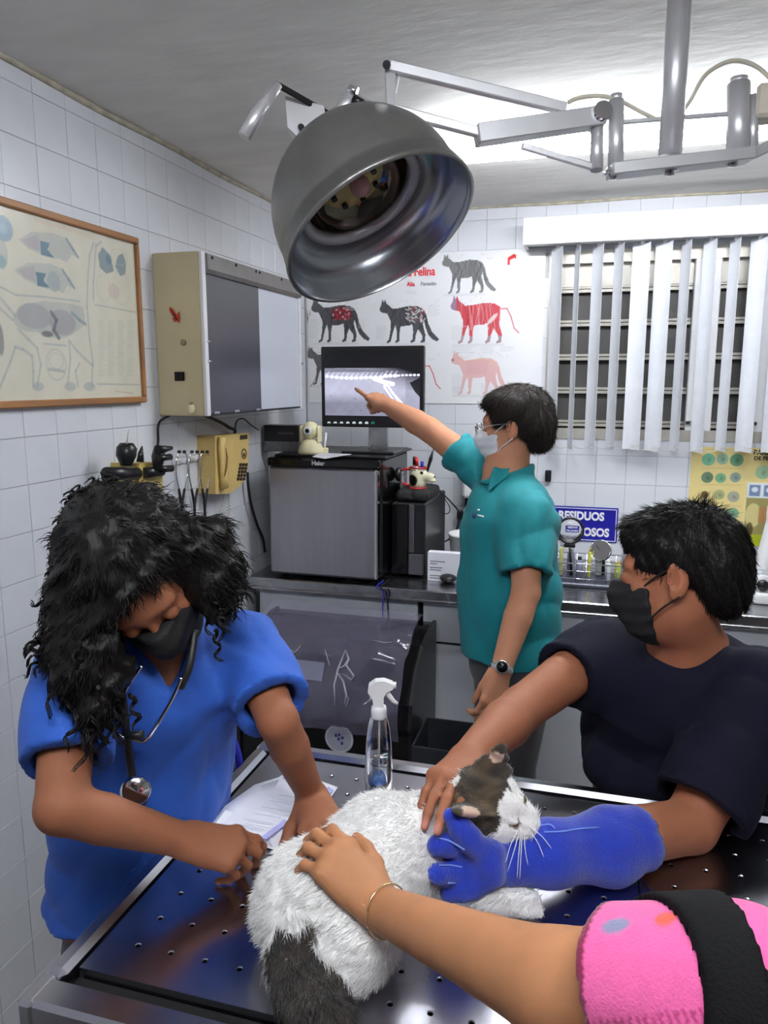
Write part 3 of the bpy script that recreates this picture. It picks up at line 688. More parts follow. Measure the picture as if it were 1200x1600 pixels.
b = MB(); b.box((x1, y0+.022, z0), (x1+.008, y1-.014, z0+.007)); b.build('bottom_rail', m_blackp, vb)
for yy in (y0+.05, y0+.19, ym-.05):
    b = MB(); b.box((x1+.005, yy, z0+.004), (x1+.009, yy+.035, z0+.012), .001); b.build('film_clip', m_chrome, vb)
for zz in (1.77, 1.71):
    b = MB(); b.tube([(x1+.012, y0+.012, zz), (x1+.012, y0+.034, zz)], .004, 8); b.build('edge_screw', m_chrome, vb)
b = MB(); b.tube([(x1+.006, y1, 1.72), (x1+.006, y1+.02, 1.72)], .005, 8); b.build('side_knob', m_chrome, vb)
def side(px, py): return on(px, py, 1, y0-.001)
p = side(281, 588); b = MB(); b.box(p-V(.018, .003, .014), p+V(.018, -.001, .014), .002); s_ = b.build('rocker_switch', m_blackp, vb); b = MB(); b.box(p-V(.002, .006, .01), p+V(.014, .003, .01), .001); b.build('rocker', m_blackg, s_)
p = side(287, 535); b = MB(); b.lathe([(.009, 0), (.0085, .006), (.006, .009), (0, .009)], p, (0, -1, 0), 16); b.build('knob', mat('brown_knob', rgb(150, 136, 108), .4), vb)
bf = thing('butterfly_magnet', 'red and black butterfly magnet on the side of the viewer box', 'magnet', tuple(side(276, 495)))
p = side(276, 495)
for nm, poly in (('wing', [(0, 0), (-.012, .004), (-.022, .02), (-.02, .03), (-.008, .022), (.002, .008)]), ('wing', [(0, 0), (.006, .008), (.013, .016), (.014, .002), (.011, -.02), (.004, -.012), (-.006, -.016), (-.013, -.004)])):
    b = MB(); b.prism(poly, p+V(0, -.004, 0), (1, 0, 0), (0, 0, 1), .0015); b.build(nm, mat('butterfly_red', rgb(190, 60, 36), .5, var=.3, scale=120), bf)
b = MB(); b.tube([p+V(-.006, -.007, .008), p+V(.004, -.007, -.01)], .0018, 8); b.build('insect_body', m_blackm, bf)
for q in ((-.014, .004),): b = MB(); b.tube([p+V(-.006, -.007, .008), p+V(-.016, -.008, .026)], .0008, 6); b.build('antenna', m_blackm, bf)
p = side(301, 637)
rf = thing('small_figurine', 'small cream rounded ornament stuck low on the viewer box side', 'ornament', tuple(p-V(0, 0, .02)))
b = MB(); b.ball(p-V(0, .008, .004), (.013, .009, .016)); b.build('round_body', m_cream, rf); b = MB(); b.lathe([(.005, 0), (.005, .008), (0, .009)], p+V(0, -.008, .010), (0, 0, 1), 10); b.build('cap', mat('brown_knob', rgb(150, 136, 108)), rf)

# ------------------------------------------------------------------ counter, cabinets
wt = thing('worktop', 'long stainless steel worktop along the tiled back wall', 'counter', (0, 2.7, .83))
b = MB(); b.box((XL+.01, 2.70, .826), (XR-.01, YB-.002, .868), .004); b.build('steel_top', m_steel, wt)
b = MB(); b.box((XL+.01, 2.693, .822), (XR-.01, 2.7, .832), .002); b.build('front_lip', m_steel, wt)
for i, (xa, xb_, lab) in enumerate(((XL+.02, -.645, 'white base cabinet behind the plastic-wrapped chest'), (-.635, .06, 'white base cabinet behind the man in green'), (.07, .78, 'white base cabinet behind the man in navy'), (.79, XR-.02, 'white base cabinet at the right end of the worktop'))):
    cb = thing('base_cabinet', lab, 'cabinet', ((xa+xb_)/2, 2.75, 0), 'white base cabinets under the worktop')
    b = MB(); b.box((xa, 2.76, .08), (xb_, 3.38, .822)); b.build('carcass', m_blackm, cb)
    b = MB(); b.box((xa+.02, 2.80, 0), (xb_-.02, 3.36, .08)); b.build('plinth', m_blackp, cb)
    b = MB(); b.box((xa+.006, 2.742, .655), (xb_-.006, 2.76, .815), .002); dr = b.build('drawer', m_cab, cb)
    n = 2; w = (xb_-xa)/n
    for k in range(n):
        b = MB(); b.box((xa+w*k+.006*(k == 0)+.002, 2.742, .09), (xa+w*(k+1)-.006*(k == n-1)-.002, 2.76, .643), .002); b.build('door', m_cab, cb)

# ------------------------------------------------------------------ mini fridge and what stands on it
fg = thing('mini_fridge', 'compact fridge with a brushed steel door and black sides on the worktop', 'refrigerator', (-1.03, 2.9, .868))
b = MB(); b.box((-1.262, 2.765, .885), (-.80, 3.16, 1.352), .008); b.build('cabinet', m_blackg, fg)
b = MB(); b.box((-1.258, 2.72, .885), (-.81, 2.765, 1.318), .010); b.build('door', m_fridge, fg)
b = MB(); b.box((-.822, 2.716, .888), (-.806, 2.764, 1.317), .005); b.build('door_edge_trim', m_chrome, fg)
b = MB(); b.box((-1.262, 2.722, 1.32), (-.80, 2.765, 1.352), .006); fas = b.build('top_fascia', m_blackg, fg)
p = on(497, 723.5, 1, 2.722); text('brand_lettering', 'Haier', .024, (p[0], 2.7215, 1.336), (1, 0, 0), (0, 0, 1), m_signwhite, fas, bold=.0008)
b = MB(); b.box((-1.255, 2.78, 1.352), (-.79, 3.2, 1.362), .004); b.build('top_board', m_blackp, fg)
for x in (-1.22, -.84):
    for y in (2.79, 3.12): b = MB(); b.lathe([(.014, 0), (.016, .017)], (x, y, .868), (0, 0, 1), 10); b.build('foot', m_blackp, fg)
# small hose fitting on the fridge side
hf = thing('cable_plug', 'black round adapter clipped on the side of the mini fridge', 'adapter', (-.795, 2.95, 1.27))
b = MB(); b.ball((-.782, 2.95, 1.275), (.018, .03, .03)); b.build('round_housing', m_blackp, hf); b = MB(); b.box((-.775, 2.93, 1.215), (-.765, 2.96, 1.29), .002); b.build('metal_clip', m_chrome, hf)

mo = thing('monitor', 'black desktop monitor showing a pelvis X-ray on top of the mini fridge', 'monitor', (-.9, 2.97, 1.362))
Ym = 2.95; A = on(501, 541, 1, Ym); B_ = on(661.5, 670, 1, Ym); mx0, mx1, mz0, mz1 = A[0], B_[0], B_[2]+.002, A[2]-.002
b = MB(); b.box((mx0, Ym, mz0), (mx1, Ym+.03, mz1), .004); b.build('casing', m_blackp, mo)
b = MB(); b.box((mx0+.05, Ym+.03, mz0+.06), (mx1-.05, Ym+.055, mz1-.06), .01); b.build('rear_bulge', m_blackp, mo)
b = MB(); b.prism([(-.042, 0), (.042, 0), (.038, .16), (-.038, .16)], (-.882, Ym+.05, 1.372), (1, 0, 0), (0, 0, 1), .015); b.build('stand_neck', m_steel, mo)
b = MB(); b.box((-1.0, 2.86, 1.362), (-.78, 3.1, 1.373), .004); b.build('stand_base', m_blackp, mo)
sx0, sx1, sz0, sz1 = mx0+.016, mx1-.016, mz0+.014, mz1-.016
c = Canvas((sx0, Ym-.0006, sz0), (1, 0, 0), (0, 0, 1), sx1-sx0, sz1-sz0, 210, 150, rgb(10, 10, 14))
def Q(x, y): p = on(x, y, 1, Ym-.0006); return (p[0]-sx0, p[2]-sz0)
P0, P1 = Q(507, 575), Q(656, 651); im = (c.X > P0[0]) & (c.X < P1[0]) & (c.Y < P0[1]) & (c.Y > P1[1])
c.blend(im*1., rgb(112, 112, 128))
u, v = (c.X-P0[0])/(P1[0]-P0[0]), (c.Y-P1[1])/(P0[1]-P1[1])
c.blend(im*np.clip(1.25-np.abs(v-.75)*2.6, 0, .55)*(u < .85), rgb(176, 176, 194)); c.blend(im*np.clip((u-.45)*2-abs(v-.4), 0, .5), rgb(150, 150, 166))
c.blend(im*np.clip(u*1.4-.72+(v-.72)*2.2, 0, 1)*(v > .55), rgb(8, 8, 12)); c.blend(im*np.clip((u-.55)*3+(.02-v)*-1.5-.9+(v-.5), 0, .0), rgb(8, 8, 12))
c.poly([Q(*p) for p in ((640, 598), (657, 590), (657, 622), (648, 612))], rgb(8, 8, 12), .95); c.poly([Q(*p) for p in ((507, 575), (560, 577), (600, 580), (560, 581), (507, 582))], rgb(60, 60, 70), .6)
wht = rgb(226, 226, 240)
for k in range(15):
    x = 511+k*7.6; y = 588+k*.25+1.5*math.sin(k*.4) if k < 12 else 587; c.ell(*Q(x, y), .009, .0065, wht, .75); c.seg(Q(x, y-3), Q(x+3, y-7), .0015, wht, .5)
for k in range(10): x = 598+k*6.2; c.ell(*Q(x, 588-1.2*k*.3+abs(k-5)*.3), .006, .004, wht, .8)
c.line([Q(585, 592), Q(600, 597), Q(614, 600)], .008, wht, .8); c.ell(*Q(606, 600), .017, .010, wht, .8); c.ell(*Q(607, 601), .006, .005, rgb(140, 140, 160), .8)
for a_, e_ in (((606, 603), (632, 641)), ((600, 604), (626, 641)), ((632, 641), (654, 649)), ((612, 612), (640, 643))): c.seg(Q(*a_), Q(*e_), .0035, wht, .85)
for k in range(9): c.ell(*Q(515+rnd.uniform(0, 60), 615+rnd.uniform(0, 30)), .004, .0015, rgb(60, 60, 74), .7)
c.noise(.05, 60, 2, im); c.poly([Q(*p) for p in ((500, 540), (666, 540), (666, 558), (500, 558))], rgb(6, 6, 8))
for k in range(8):
    p = Q(514+k*9.8, 661); c.ell(*p, .0065, .0055, rgb(205, 215, 220) if k != 7 else rgb(20, 110, 80), .9); c.ell(*p, .003, .0025, rgb(20, 30, 36), .8)
c.build('screen', mat('lit_screen', (1, 1, 1), .3, attr=True, emit=1.0, var=0), mo, 0.0)

wc = thing('webcam', 'cream pan-tilt security camera on the mini fridge', 'camera', (-1.17, 2.83, 1.362))
cx, cy = on(486, 708, 1, 2.83)[0], 2.83
b = MB(); b.lathe([(.052, 0), (.052, .012), (.046, .03), (.034, .05), (.02, .058)], (cx, cy, 1.362), (0, 0, 1), 24); b.build('base', m_cream, wc)
b = MB(); b.ball((cx, cy, 1.455), (.034, .034, .036)); h_ = b.build('head', m_cream, wc)
for sx in (-1, 1): b = MB(); b.box((cx+sx*.036-.007, cy-.018, 1.405), (cx+sx*.036+.007, cy+.018, 1.475), .006); b.build('yoke_arm', m_cream, wc)
b = MB(); b.lathe([(.017, 0), (.017, .006), (.012, .007), (0, .006)], (cx, cy-.031, 1.455), (0, -1, 0), 18); b.build('lens_ring', m_whitep, h_)
b = MB(); b.lathe([(.009, 0), (.007, .003), (0, .004)], (cx, cy-.038, 1.455), (0, -1, 0), 14); b.build('lens', m_blackg, h_)
b = MB(); b.tube([(cx+.05, cy+.02, 1.378), (cx+.058, cy+.02, 1.445)], .0045, 8); b.build('antenna', m_whitep, wc)
b = MB(); b.box((cx+.036, cy+.008, 1.362), (cx+.064, cy+.032, 1.385), .003); b.build('antenna_mount', m_cream, wc)
bx = thing('black_box', 'small black carton with a grey lower band at the left end of the fridge top', 'box', (-1.25, 2.9, 1.362))
A = on(412, 664, 1, 2.88); B_ = on(467, 711, 1, 2.88); zz = on(440, 690, 1, 2.88)[2]
b = MB(); b.box((A[0], 2.88, zz), (B_[0], 2.96, A[2]), .002); b.build('upper_carton', m_blackp, bx)
b = MB(); b.box((A[0], 2.875, 1.362), (B_[0], 2.96, zz), .002); b.build('lower_carton', mat('dark_grey_card', rgb(88, 88, 92), .6, var=.3, scale=40), bx)
text('lettering', 'TUTTNAUER', .012, ((A[0]+B_[0])/2+.02, 2.879, (zz+A[2])/2), (1, 0, 0), (0, 0, 1), m_ink, bx)
pp = thing('note_sheet', 'white folded sheet lying on the fridge top beside the camera', 'paper', (-1.05, 2.82, 1.3625))
b = MB(); q = [on(488, 714, 2, 1.363), on(508, 717, 2, 1.363), on(549, 710, 2, 1.363), on(500, 708, 2, 1.363)]; b.add(q+[p+V(0, 0, .0012) for p in q], [(3, 2, 1, 0), (4, 5, 6, 7), (0, 1, 5, 4), (1, 2, 6, 5), (2, 3, 7, 6), (3, 0, 4, 7)]); b.build('sheet', m_paper, pp)

# ------------------------------------------------------------------ tower, mug and small things by the tower
tw = thing('computer_tower', 'black computer tower beside the mini fridge', 'computer', (-.72, 3.0, .868))
b = MB(); b.box((-.795, 2.88, .878), (-.655, 3.28, 1.17), .006); b.build('case', m_blackp, tw)
b = MB(); b.box((-.792, 2.868, .88), (-.725, 2.88, 1.165), .003); b.build('front_panel', m_blackg, tw)
b = MB(); b.box((-.722, 2.87, .97), (-.70, 2.88, 1.165), .003); b.build('front_strip', mat('dark_grey_plastic', rgb(70, 70, 74), .4), tw)
b = MB(); b.box((-.722, 2.868, .88), (-.66, 2.88, .965), .003); b.build('lower_panel', mat('dark_grey_plastic', rgb(70, 70, 74), .4), tw)
for x in (-.78, -.67): b = MB(); b.box((x-.01, 2.9, .868), (x+.01, 3.26, .878)); b.build('foot', m_rubber, tw)
pc = thing('padded_case', 'soft black padded case lying on the computer tower', 'case', (-.73, 3.0, 1.17))
bd = Body(); bd.u(boxf((-.718, 3.02, 1.195), (.068, .13, .023), None, .02), 0); bd.disp = ripple(.003, (40, 60, 90), 3); bd.margin = .01; bd.build('cover', m_blackm, pc, (-.86, 2.86, 1.15), (-.6, 3.18, 1.24), .006)
mg = on(653, 776, 2, 1.218); mg = V(mg[0], 2.98, 1.216); mg[0] = on(653, 770, 1, 2.98)[0]
mu = thing('dog_mug', 'cream dog-shaped mug with a black patch, red rim and red handle holding pens', 'mug', tuple(mg))
bd = Body(); bd.u(cap(mg+V(0, 0, .03), mg+V(0, 0, .065), .036), 0).cut(plane(mg, (0, 0, -1))).cut(plane(mg+V(0, 0, .085), (0, 0, 1))); bd.u(ell(mg+V(.045, -.01, .05), (.030, .018, .018)), .015).u(ell(mg+V(.06, -.012, .035), (.018, .014, .008)), .008)
bd.sub(cap(mg+V(0, 0, .04), mg+V(0, 0, .12), .031), 0)
cr = rgb(226, 222, 190); bd.build('mug_body', mat('mug_glaze', (1, 1, 1), .2, attr=True, var=.02), mu, mg-V(.06, .06, .01), mg+V(.1, .06, .1), .003, [dot(mg+V(-.018, -.032, .036), .026, rgb(18, 16, 16), .15), dot(mg+V(.022, -.03, .068), .008, rgb(14, 14, 14), .2), dot(mg+V(.072, -.014, .052), .006, rgb(20, 20, 20), .2)], None, cr)
b = MB(); b.lathe([(.031, .083), (.0375, .083), (.0375, .089), (.031, .089)], mg, (0, 0, 1), 24, close=True); b.build('rim', m_red, mu)
b = MB(); b.lathe([(.03, -.0), (.036, 0), (.036, .007), (.03, .007)], mg, (0, 0, 1), 24, close=True); b.build('base_ring', m_red, mu)
b = MB(); b.tube(spline([mg+V(-.03, -.01, .078), mg+V(-.058, -.012, .078), mg+V(-.064, -.012, .05), mg+V(-.055, -.012, .02), mg+V(-.034, -.01, .014)], 6), .005, 8); b.build('handle', m_red, mu)
for i, (dx, dy, tp, mt, lab) in enumerate((((-.014), .0, (-.016, .0, .13), m_blackp, 'black marker in the dog mug, leftmost of the pens'), (-.004, -.008, (-.004, -.01, .128), m_red, 'red marker standing in the dog mug'), (.014, -.004, (.018, -.004, .112), m_blue, 'blue capped pen in the dog mug'), (.02, .008, (.06, .02, .165), m_blackp, 'long black instrument leaning out of the dog mug'))):
    t = thing('pen', lab, 'pen', tuple(mg+V(dx, dy, .02)), 'pens in the dog mug'); a_, e_ = mg+V(dx, dy, .015), mg+V(*tp); m_ = a_+(e_-a_)*.7
    if i < 3: b = MB(); b.tube([a_, m_], .0055, 8); b.build('barrel', m_whitep, t); b = MB(); b.tube([m_, e_], [.0072, .0066], 8); b.build('pen_cap', mt, t)
    else: b = MB(); b.tube([a_, a_+(e_-a_)*.5, m_, e_], [.005, .006, .008, .002], 8); b.build('handle', mt, t)
def loose(name, lab, cat, pts, r, m, n=7, k=8, grp=None):
    b = MB(); b.tube(spline(pts, k), r, n); o = b.build(name, m); tag(o, lab, cat, grp); return o
cab = lambda *q: [on(x, y, 1, Y) for x, y, Y in q]
loose('power_cable', 'black cable arching from the mug to the wall adapter', 'cable', cab((674, 756, 3.1), (690, 770, 3.15), (706, 786, 3.3), (716, 800, 3.36), (715, 822, 3.36), (706, 838, 3.34), (696, 846, 3.2)), .0035, m_rubber)
loose('thin_cable', 'thin dark cable looping below the dog mug', 'cable', cab((678, 762, 3.1), (694, 778, 3.2), (703, 795, 3.25), (697, 803, 3.25), (680, 794, 3.2), (675, 786, 3.15)), .002, m_rubber)
loose('cord_loop', 'black cord curling behind the computer tower near the tub', 'cable', cab((672, 820, 3.3), (682, 832, 3.3), (684, 846, 3.3), (676, 854, 3.25)), .003, m_rubber)
loose('fridge_cord', 'black cord hanging over the worktop edge below the fridge', 'cable', [V(-.78, 2.80, .872), V(-.785, 2.69, .87)]+cab((604, 925, 2.685), (606, 945, 2.685), (607, 965, 2.68), (606, 985, 2.67), (600, 1010, 2.66)), .0035, m_rubber)
loose('network_cord', 'blue cord hanging beside the black one under the fridge', 'cable', [V(-.80, 2.78, .872), V(-.80, 2.69, .871)]+cab((599, 925, 2.685), (598, 950, 2.685), (599, 975, 2.68), (600, 1000, 2.67)), .0025, m_blue)
ad = on(722, 804, 1, 3.39); b = MB(); b.box((ad[0]-.02, 3.36, ad[2]-.018), (ad[0]+.03, 3.4, ad[2]+.018), .004); tag(b.build('wall_adapter', m_blackp), 'black plug adapter on the wall behind the man in green', 'adapter')
tp_ = on(722, 745, 1, 3.3); ds = thing('towel_dispenser', 'white paper towel dispenser on the wall behind the man in green', 'dispenser', (-.4, 3.4, .95))
A = on(722, 742, 1, 3.32); b = MB(); b.box((A[0], 3.32, 1.13), (A[0]+.2, 3.4, 1.30), .012); b.build('housing', m_whitep, ds); b = MB(); b.box((A[0]+.005, 3.34, .95), (A[0]+.19, 3.4, 1.08), .004); b.build('towel_stack', m_paper, ds); b = MB(); b.box((A[0]+.01, 3.35, 1.08), (A[0]+.18, 3.4, 1.13)); b.build('throat', m_blackp, ds)
tc_ = on(696, 850, 2, .868); tb = thing('plastic_tub', 'white plastic tub on the worktop behind the computer tower', 'tub', (-.54, 3.24, .868))
b = MB(); b.lathe([(.05, 0), (.075, .005), (.088, .11), (.092, .112), (.092, .12), (.085, .12), (.074, .02), (0, .012)], (-.54, 3.24, .868), (0, 0, 1), 28); b.build('tub_wall', m_whitep, tb)
b = MB(); b.box((-.62, 2.97, .868), (-.46, 3.12, .885), .004); tag(b.build('document_tray', mat('dark_grey_plastic', rgb(70, 70, 74), .4)), 'flat grey tray on the worktop in front of the white tub', 'tray')
lb = thing('label_carton', 'small white carton with printed label on the worktop', 'box', (-.58, 2.85, .868))
A, B_ = on(668, 862, 1, 2.84), on(716, 898, 1, 2.84); b = MB(); b.box((A[0], 2.84, .868), (B_[0]+.01, 2.875, A[2]), .002); b.build('carton', m_paper, lb)
for k, (w, zz) in enumerate(((.06, .08), (.03, .07), (.05, .055), (.045, .045), (.06, .022), (.09, .012))):
    b = MB(); b.box((A[0]+.01, 2.8392, .868+zz), (A[0]+.01+w, 2.8398, .868+zz+.003)); b.build('print_line', m_ink, lb)
ms = on(702, 903, 2, .88); b = MB(); b.ball((ms[0], ms[1]-.01, .886), (.036, .052, .018), 18, 10); tag(b.build('computer_mouse', m_blackp), 'black computer mouse on the worktop by the small carton', 'mouse')
bpy.data.objects['computer_mouse'].location[2] += .0

# ------------------------------------------------------------------ chest wrapped in plastic, waste bin
ch_ = thing('storage_chest', 'black chest with sloping lid wrapped in crinkled clear plastic', 'chest', (-.87, 2.4, 0))
prof = [(2.66, 0), (2.66, .76), (2.60, .762), (2.46, .735), (2.36, .67), (2.30, .58), (2.28, .50), (2.30, .47), (2.30, 0)]
xa, xb_ = -1.20, -.565
b = MB(); b.prism([(p[0], p[1]) for p in prof[::-1]], (xa, 0, 0), (0, 1, 0), (0, 0, 1), xb_-xa); b.build('chest_body', m_blackg, ch_)
b = MB()
for x in (xa-.006, xb_-.006): b.prism([(p[0]+(.01 if p[0] < 2.5 else 0)*-1, p[1]+(.008 if p[1] > .4 else 0)) for p in prof[::-1]], (x, 0, 0), (0, 1, 0), (0, 0, 1), .012)
b.build('end_frame', m_blackp, ch_, kind='stuff')
# crinkled film lying over the lid
arc = np.array([(2.645, .766), (2.60, .768), (2.53, .756), (2.46, .743), (2.41, .712), (2.36, .68), (2.33, .635), (2.295, .585), (2.276, .53), (2.272, .49), (2.278, .44)]); sl_ = np.r_[0, np.cumsum(np.linalg.norm(np.diff(arc, axis=0), axis=1))]
U = np.linspace(xa+.01, xb_-.03, 90); T = np.linspace(0, sl_[-1], 60); UU, TT = np.meshgrid(U, T); yy = np.interp(TT, sl_, arc[:, 0]); zz = np.interp(TT, sl_, arc[:, 1])
g = np.random.default_rng(4); hgt = np.zeros(UU.shape)
for _ in range(16):
    a_, o_, p_ = g.uniform(0, 3.14), g.uniform(-.5, .8), g.uniform(18, 60); hgt += np.abs(((np.cos(a_)*UU+np.sin(a_)*TT)*p_/9+o_*5) % 1-.5)*.016
yy = yy-.004-hgt*.5; zz = zz+.004+hgt*.6; i = np.arange(UU.size).reshape(UU.shape); Fq = np.stack([i[:-1, :-1], i[:-1, 1:], i[1:, 1:], i[1:, :-1]], -1).reshape(-1, 4)
m_film = mat('clear_wrap', rgb(150, 146, 172), .10, var=0, alpha=.36, spec=1.0)
m_glint = mat('film_glint', rgb(236, 236, 246), .2, .0, var=.1, spec=1.0)  # near-white, paints the highlights along the crinkles of the wrap
raw('plastic_wrap', np.stack([UU, yy, zz], -1).reshape(-1, 3), Fq, m_film, ch_, False)
def lid(x, y):                                        # a point on the lid, seen at this picture place
    lo_, hi_ = 2.0, 2.9
    for _ in range(40):
        d = (lo_+hi_)/2; p = at(x, y, d); zl = np.interp(p[1], arc[::-1, 0], arc[::-1, 1], left=.4)
        if p[1] > 2.272 and p[2] < zl: hi_ = d
        else: lo_ = d
    return p-ray(x, y)*.008
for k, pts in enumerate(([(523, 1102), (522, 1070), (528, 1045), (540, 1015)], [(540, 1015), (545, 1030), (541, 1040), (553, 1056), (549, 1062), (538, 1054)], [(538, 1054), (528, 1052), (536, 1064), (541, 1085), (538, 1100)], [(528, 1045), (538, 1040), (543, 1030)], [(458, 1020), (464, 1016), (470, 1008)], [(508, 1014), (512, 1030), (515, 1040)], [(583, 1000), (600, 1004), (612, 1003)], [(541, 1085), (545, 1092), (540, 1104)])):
    b = MB(); q = [lid(*p) for p in pts]; b.tube(q, [.0008]+[.0036 if k < 4 else .0016]*(len(q)-2)+[.0008], 5); b.build('film_glint', m_glint, ch_)
p = on(487, 1052, 1, 2.345); b = MB(); b.prism([(-.055, -.03), (.05, -.03), (.05, .035), (-.055, .035)], (p[0], 2.325, .655), (1, 0, 0), nz((0, .35, .6)), .001); b.build('paper_label', mat('grey_label', rgb(150, 155, 175), .5), ch_)
p = on(530, 1154, 1, 2.296); b = MB(); b.lathe([(.052, 0), (.052, .0012)], p, (0, -1, 0), 32); stk = b.build('round_sticker', mat('sticker_grey', rgb(176, 178, 192), .4), ch_)
b = MB(); b.lathe([(.046, .0013), (.048, .0013), (.048, .0016), (.046, .0016)], p, (0, -1, 0), 32, close=True); b.build('sticker_ring', m_signwhite, stk)
for k, (dx, dz) in enumerate(((-.012, .012), (.0, .016), (.012, .006), (-.002, 0), (.01, -.014))):
    b = MB(); q = p+V(dx, -.002, dz); b.prism([(-.003, -.007), (.004, -.006), (.006, .006), (0, .002), (-.004, .008)], q, (1, 0, 0), (0, 0, 1), .0006); b.build('sticker_mark', mat('ink_blue', rgb(40, 48, 140), .5), stk)
b = MB(); b.box((p[0]-.02, 2.29, .30), (p[0]+.09, 2.30, .31), .002); b.build('lower_rib', m_blackp, ch_)
wbn = thing('waste_bin', 'dark grey open waste bin beside the black chest', 'bin', (-.42, 2.4, 0))
b = MB(); x0, x1, y0, y1, H = -.55, -.375, 2.24, 2.47, .47
o_ = [(x0, y0), (x1, y0), (x1, y1), (x0, y1)]; sh = lambda q, s: [((x0+x1)/2+(x-(x0+x1)/2)*s, (y0+y1)/2+(y-(y0+y1)/2)*s) for x, y in q]
vs = [(x, y, 0) for x, y in sh(o_, .8)]+[(x, y, H) for x, y in sh(o_, 1)]+[(x, y, H) for x, y in sh(o_, .93)]+[(x, y, .02) for x, y in sh(o_, .74)]
fs = [(3, 2, 1, 0)]+[(k, (k+1) % 4, 4+(k+1) % 4, 4+k) for k in range(4)]+[(4+k, 4+(k+1) % 4, 8+(k+1) % 4, 8+k) for k in range(4)]+[(8+k, 8+(k+1) % 4, 12+(k+1) % 4, 12+k) for k in range(4)]+[(12, 13, 14, 15)]
b.add(vs, fs); b.build('bin_wall', mat('bin_plastic', rgb(46, 48, 54), .45, var=.08), wbn)

# ------------------------------------------------------------------ left wall: phone, stethoscopes, otoscope set, cords
ph = thing('wall_phone', 'aged beige wall telephone with black keypad and coiled cord', 'telephone', (XL, 2.6, 1.22))
fx = -1.29; A = on(337, 680, 0, fx); B_ = on(389, 676, 0, fx); C_ = on(385, 745, 0, fx); D_ = on(345, 772, 0, fx); pv = lambda x, y, X=fx: on(x, y, 0, X)[1:]
def yzprism(b, pts, X0_, X1_): return b.prism([(p[0], p[1]) for p in pts], (X0_, 0, 0), (0, 1, 0), (0, 0, 1), X1_-X0_)
b = MB(); yzprism(b, [pv(337, 772), pv(360, 771), pv(378, 757), pv(388, 730), pv(389, 677), pv(336, 681)], XL, fx); b.build('phone_base', m_phone, ph)
b = MB(); hs = [on(x, y, 0, fx+.012) for x, y in ((347, 684), (346, 700), (347, 722), (349, 745), (351, 762))]; b.tube(hs, [.017, .015, .012, .015, .019], 12, sy=.75, up=(1, 0, 0)); hd = b.build('handset', m_phone, ph)
b = MB(); q = [on(x, y, 0, fx+.026) for x, y in ((353, 700), (355, 715), (354, 730), (351, 745))]; b.tube(q, [.001, .004, .004, .001], 8); b.build('grip_shade', mat('phone_shadow', rgb(128, 96, 48), .6), hd)  # dark sliver on the handset, shade of the grip put in as colour
kd = mat('key_dark', rgb(52, 42, 30), .5)
b = MB(); yzprism(b, [pv(375, 687), pv(386, 686), pv(386, 679), pv(375, 680)], fx, fx+.002); b.build('name_plate', kd, ph)
for r_ in range(5):
    for k in range(3):
        y = 726+r_*5.6; x = 375.5+k*4.6-r_*.9; q = pv(x, y, fx+.001)
        b = MB(); b.box((fx, q[0]-.008, q[1]-.0055), (fx+.004, q[0]+.008, q[1]+.0055), .001); b.build('key', kd, ph)
q = on(381, 709, 0, fx); b = MB(); b.lathe([(.016, 0), (.02, 0), (.02, .002), (.016, .002)], q, (1, 0, 0), 18, close=True); b.build('emblem_ring', kd, ph); b = MB(); b.lathe([(.008, 0), (.008, .002), (0, .002)], q-V(0, 0, .004), (1, 0, 0), 6); b.build('emblem', kd, ph)
def coil(pts, R, turns, r, n=14):
    P = np.array(spline(pts, 12)); L = np.r_[0, np.cumsum(np.linalg.norm(np.diff(P, axis=0), axis=1))]; out = []
    for t in np.linspace(0, 1, turns*n):
        c_ = np.array([np.interp(t*L[-1], L, P[:, k]) for k in range(3)]); a_ = t*turns*2*math.pi; out.append(c_+V(math.cos(a_)*R, math.sin(a_)*R, 0))
    return out
xw = XL+.02
b = MB(); b.tube([on(350, 772, 0, xw), on(346, 790, 0, xw)]+coil([on(346, 790, 0, xw), on(345, 820, 0, xw), on(350, 860, 0, xw), on(358, 895, 0, xw)], .0075, 20, .0016, 8), .0016, 5); b.build('coiled_cord', m_cord, ph)
b = MB(); b.tube([on(357, 772, 0, xw), on(358, 790, 0, xw)]+coil([on(358, 790, 0, xw), on(359, 820, 0, xw), on(361, 860, 0, xw), on(364, 900, 0, xw)], .0075, 24, .0016, 8), .0016, 5); b.build('coiled_cord', m_cord, ph)
b = MB(); b.tube(spline([on(x, y, 0, xw+.01) for x, y in ((361, 892), (370, 896), (371, 906), (364, 915), (354, 913), (352, 905))], 6), .004, 7); b.build('cord_loop', m_rubber, ph)
loose('viewer_cable', 'thick black cable sagging from the viewer box to the phone', 'cable', [V(-1.30, 2.30, 1.54)]+[on(x, y, 0, -1.33) for x, y in ((345, 660), (358, 668), (367, 672))]+[V(-1.345, 2.62, 1.45)], .006, m_rubber)
loose('thin_wall_cable', 'thin black cable from the phone to the black carton', 'cable', [on(x, y, 0, -1.33) for x, y in ((367, 672), (370, 658), (380, 654), (392, 664), (404, 672))], .0025, m_rubber)
loose('wall_cable', 'black cable running down beside the otoscope unit', 'cable', [V(-1.345, 2.2, 1.545)]+[on(x, y, 0, -1.345) for x, y in ((249, 660), (247, 690), (245, 710))], .004, m_rubber)
loose('phone_wire', 'black cable curving from the phone down to the fridge', 'cable', [on(x, y, 0, -1.335) for x, y in ((387, 738), (388, 760), (393, 790), (402, 820), (411, 842), (414, 862))], .0055, m_rubber)
b = MB(); A = on(417, 905, 1, 2.69); b.box((A[0]-.004, 2.68, .35), (A[0]+.016, 2.70, .86)); b.tube([V(A[0]-.012, 2.69, .36), V(A[0]-.012, 2.69, .86)], .006, 6)
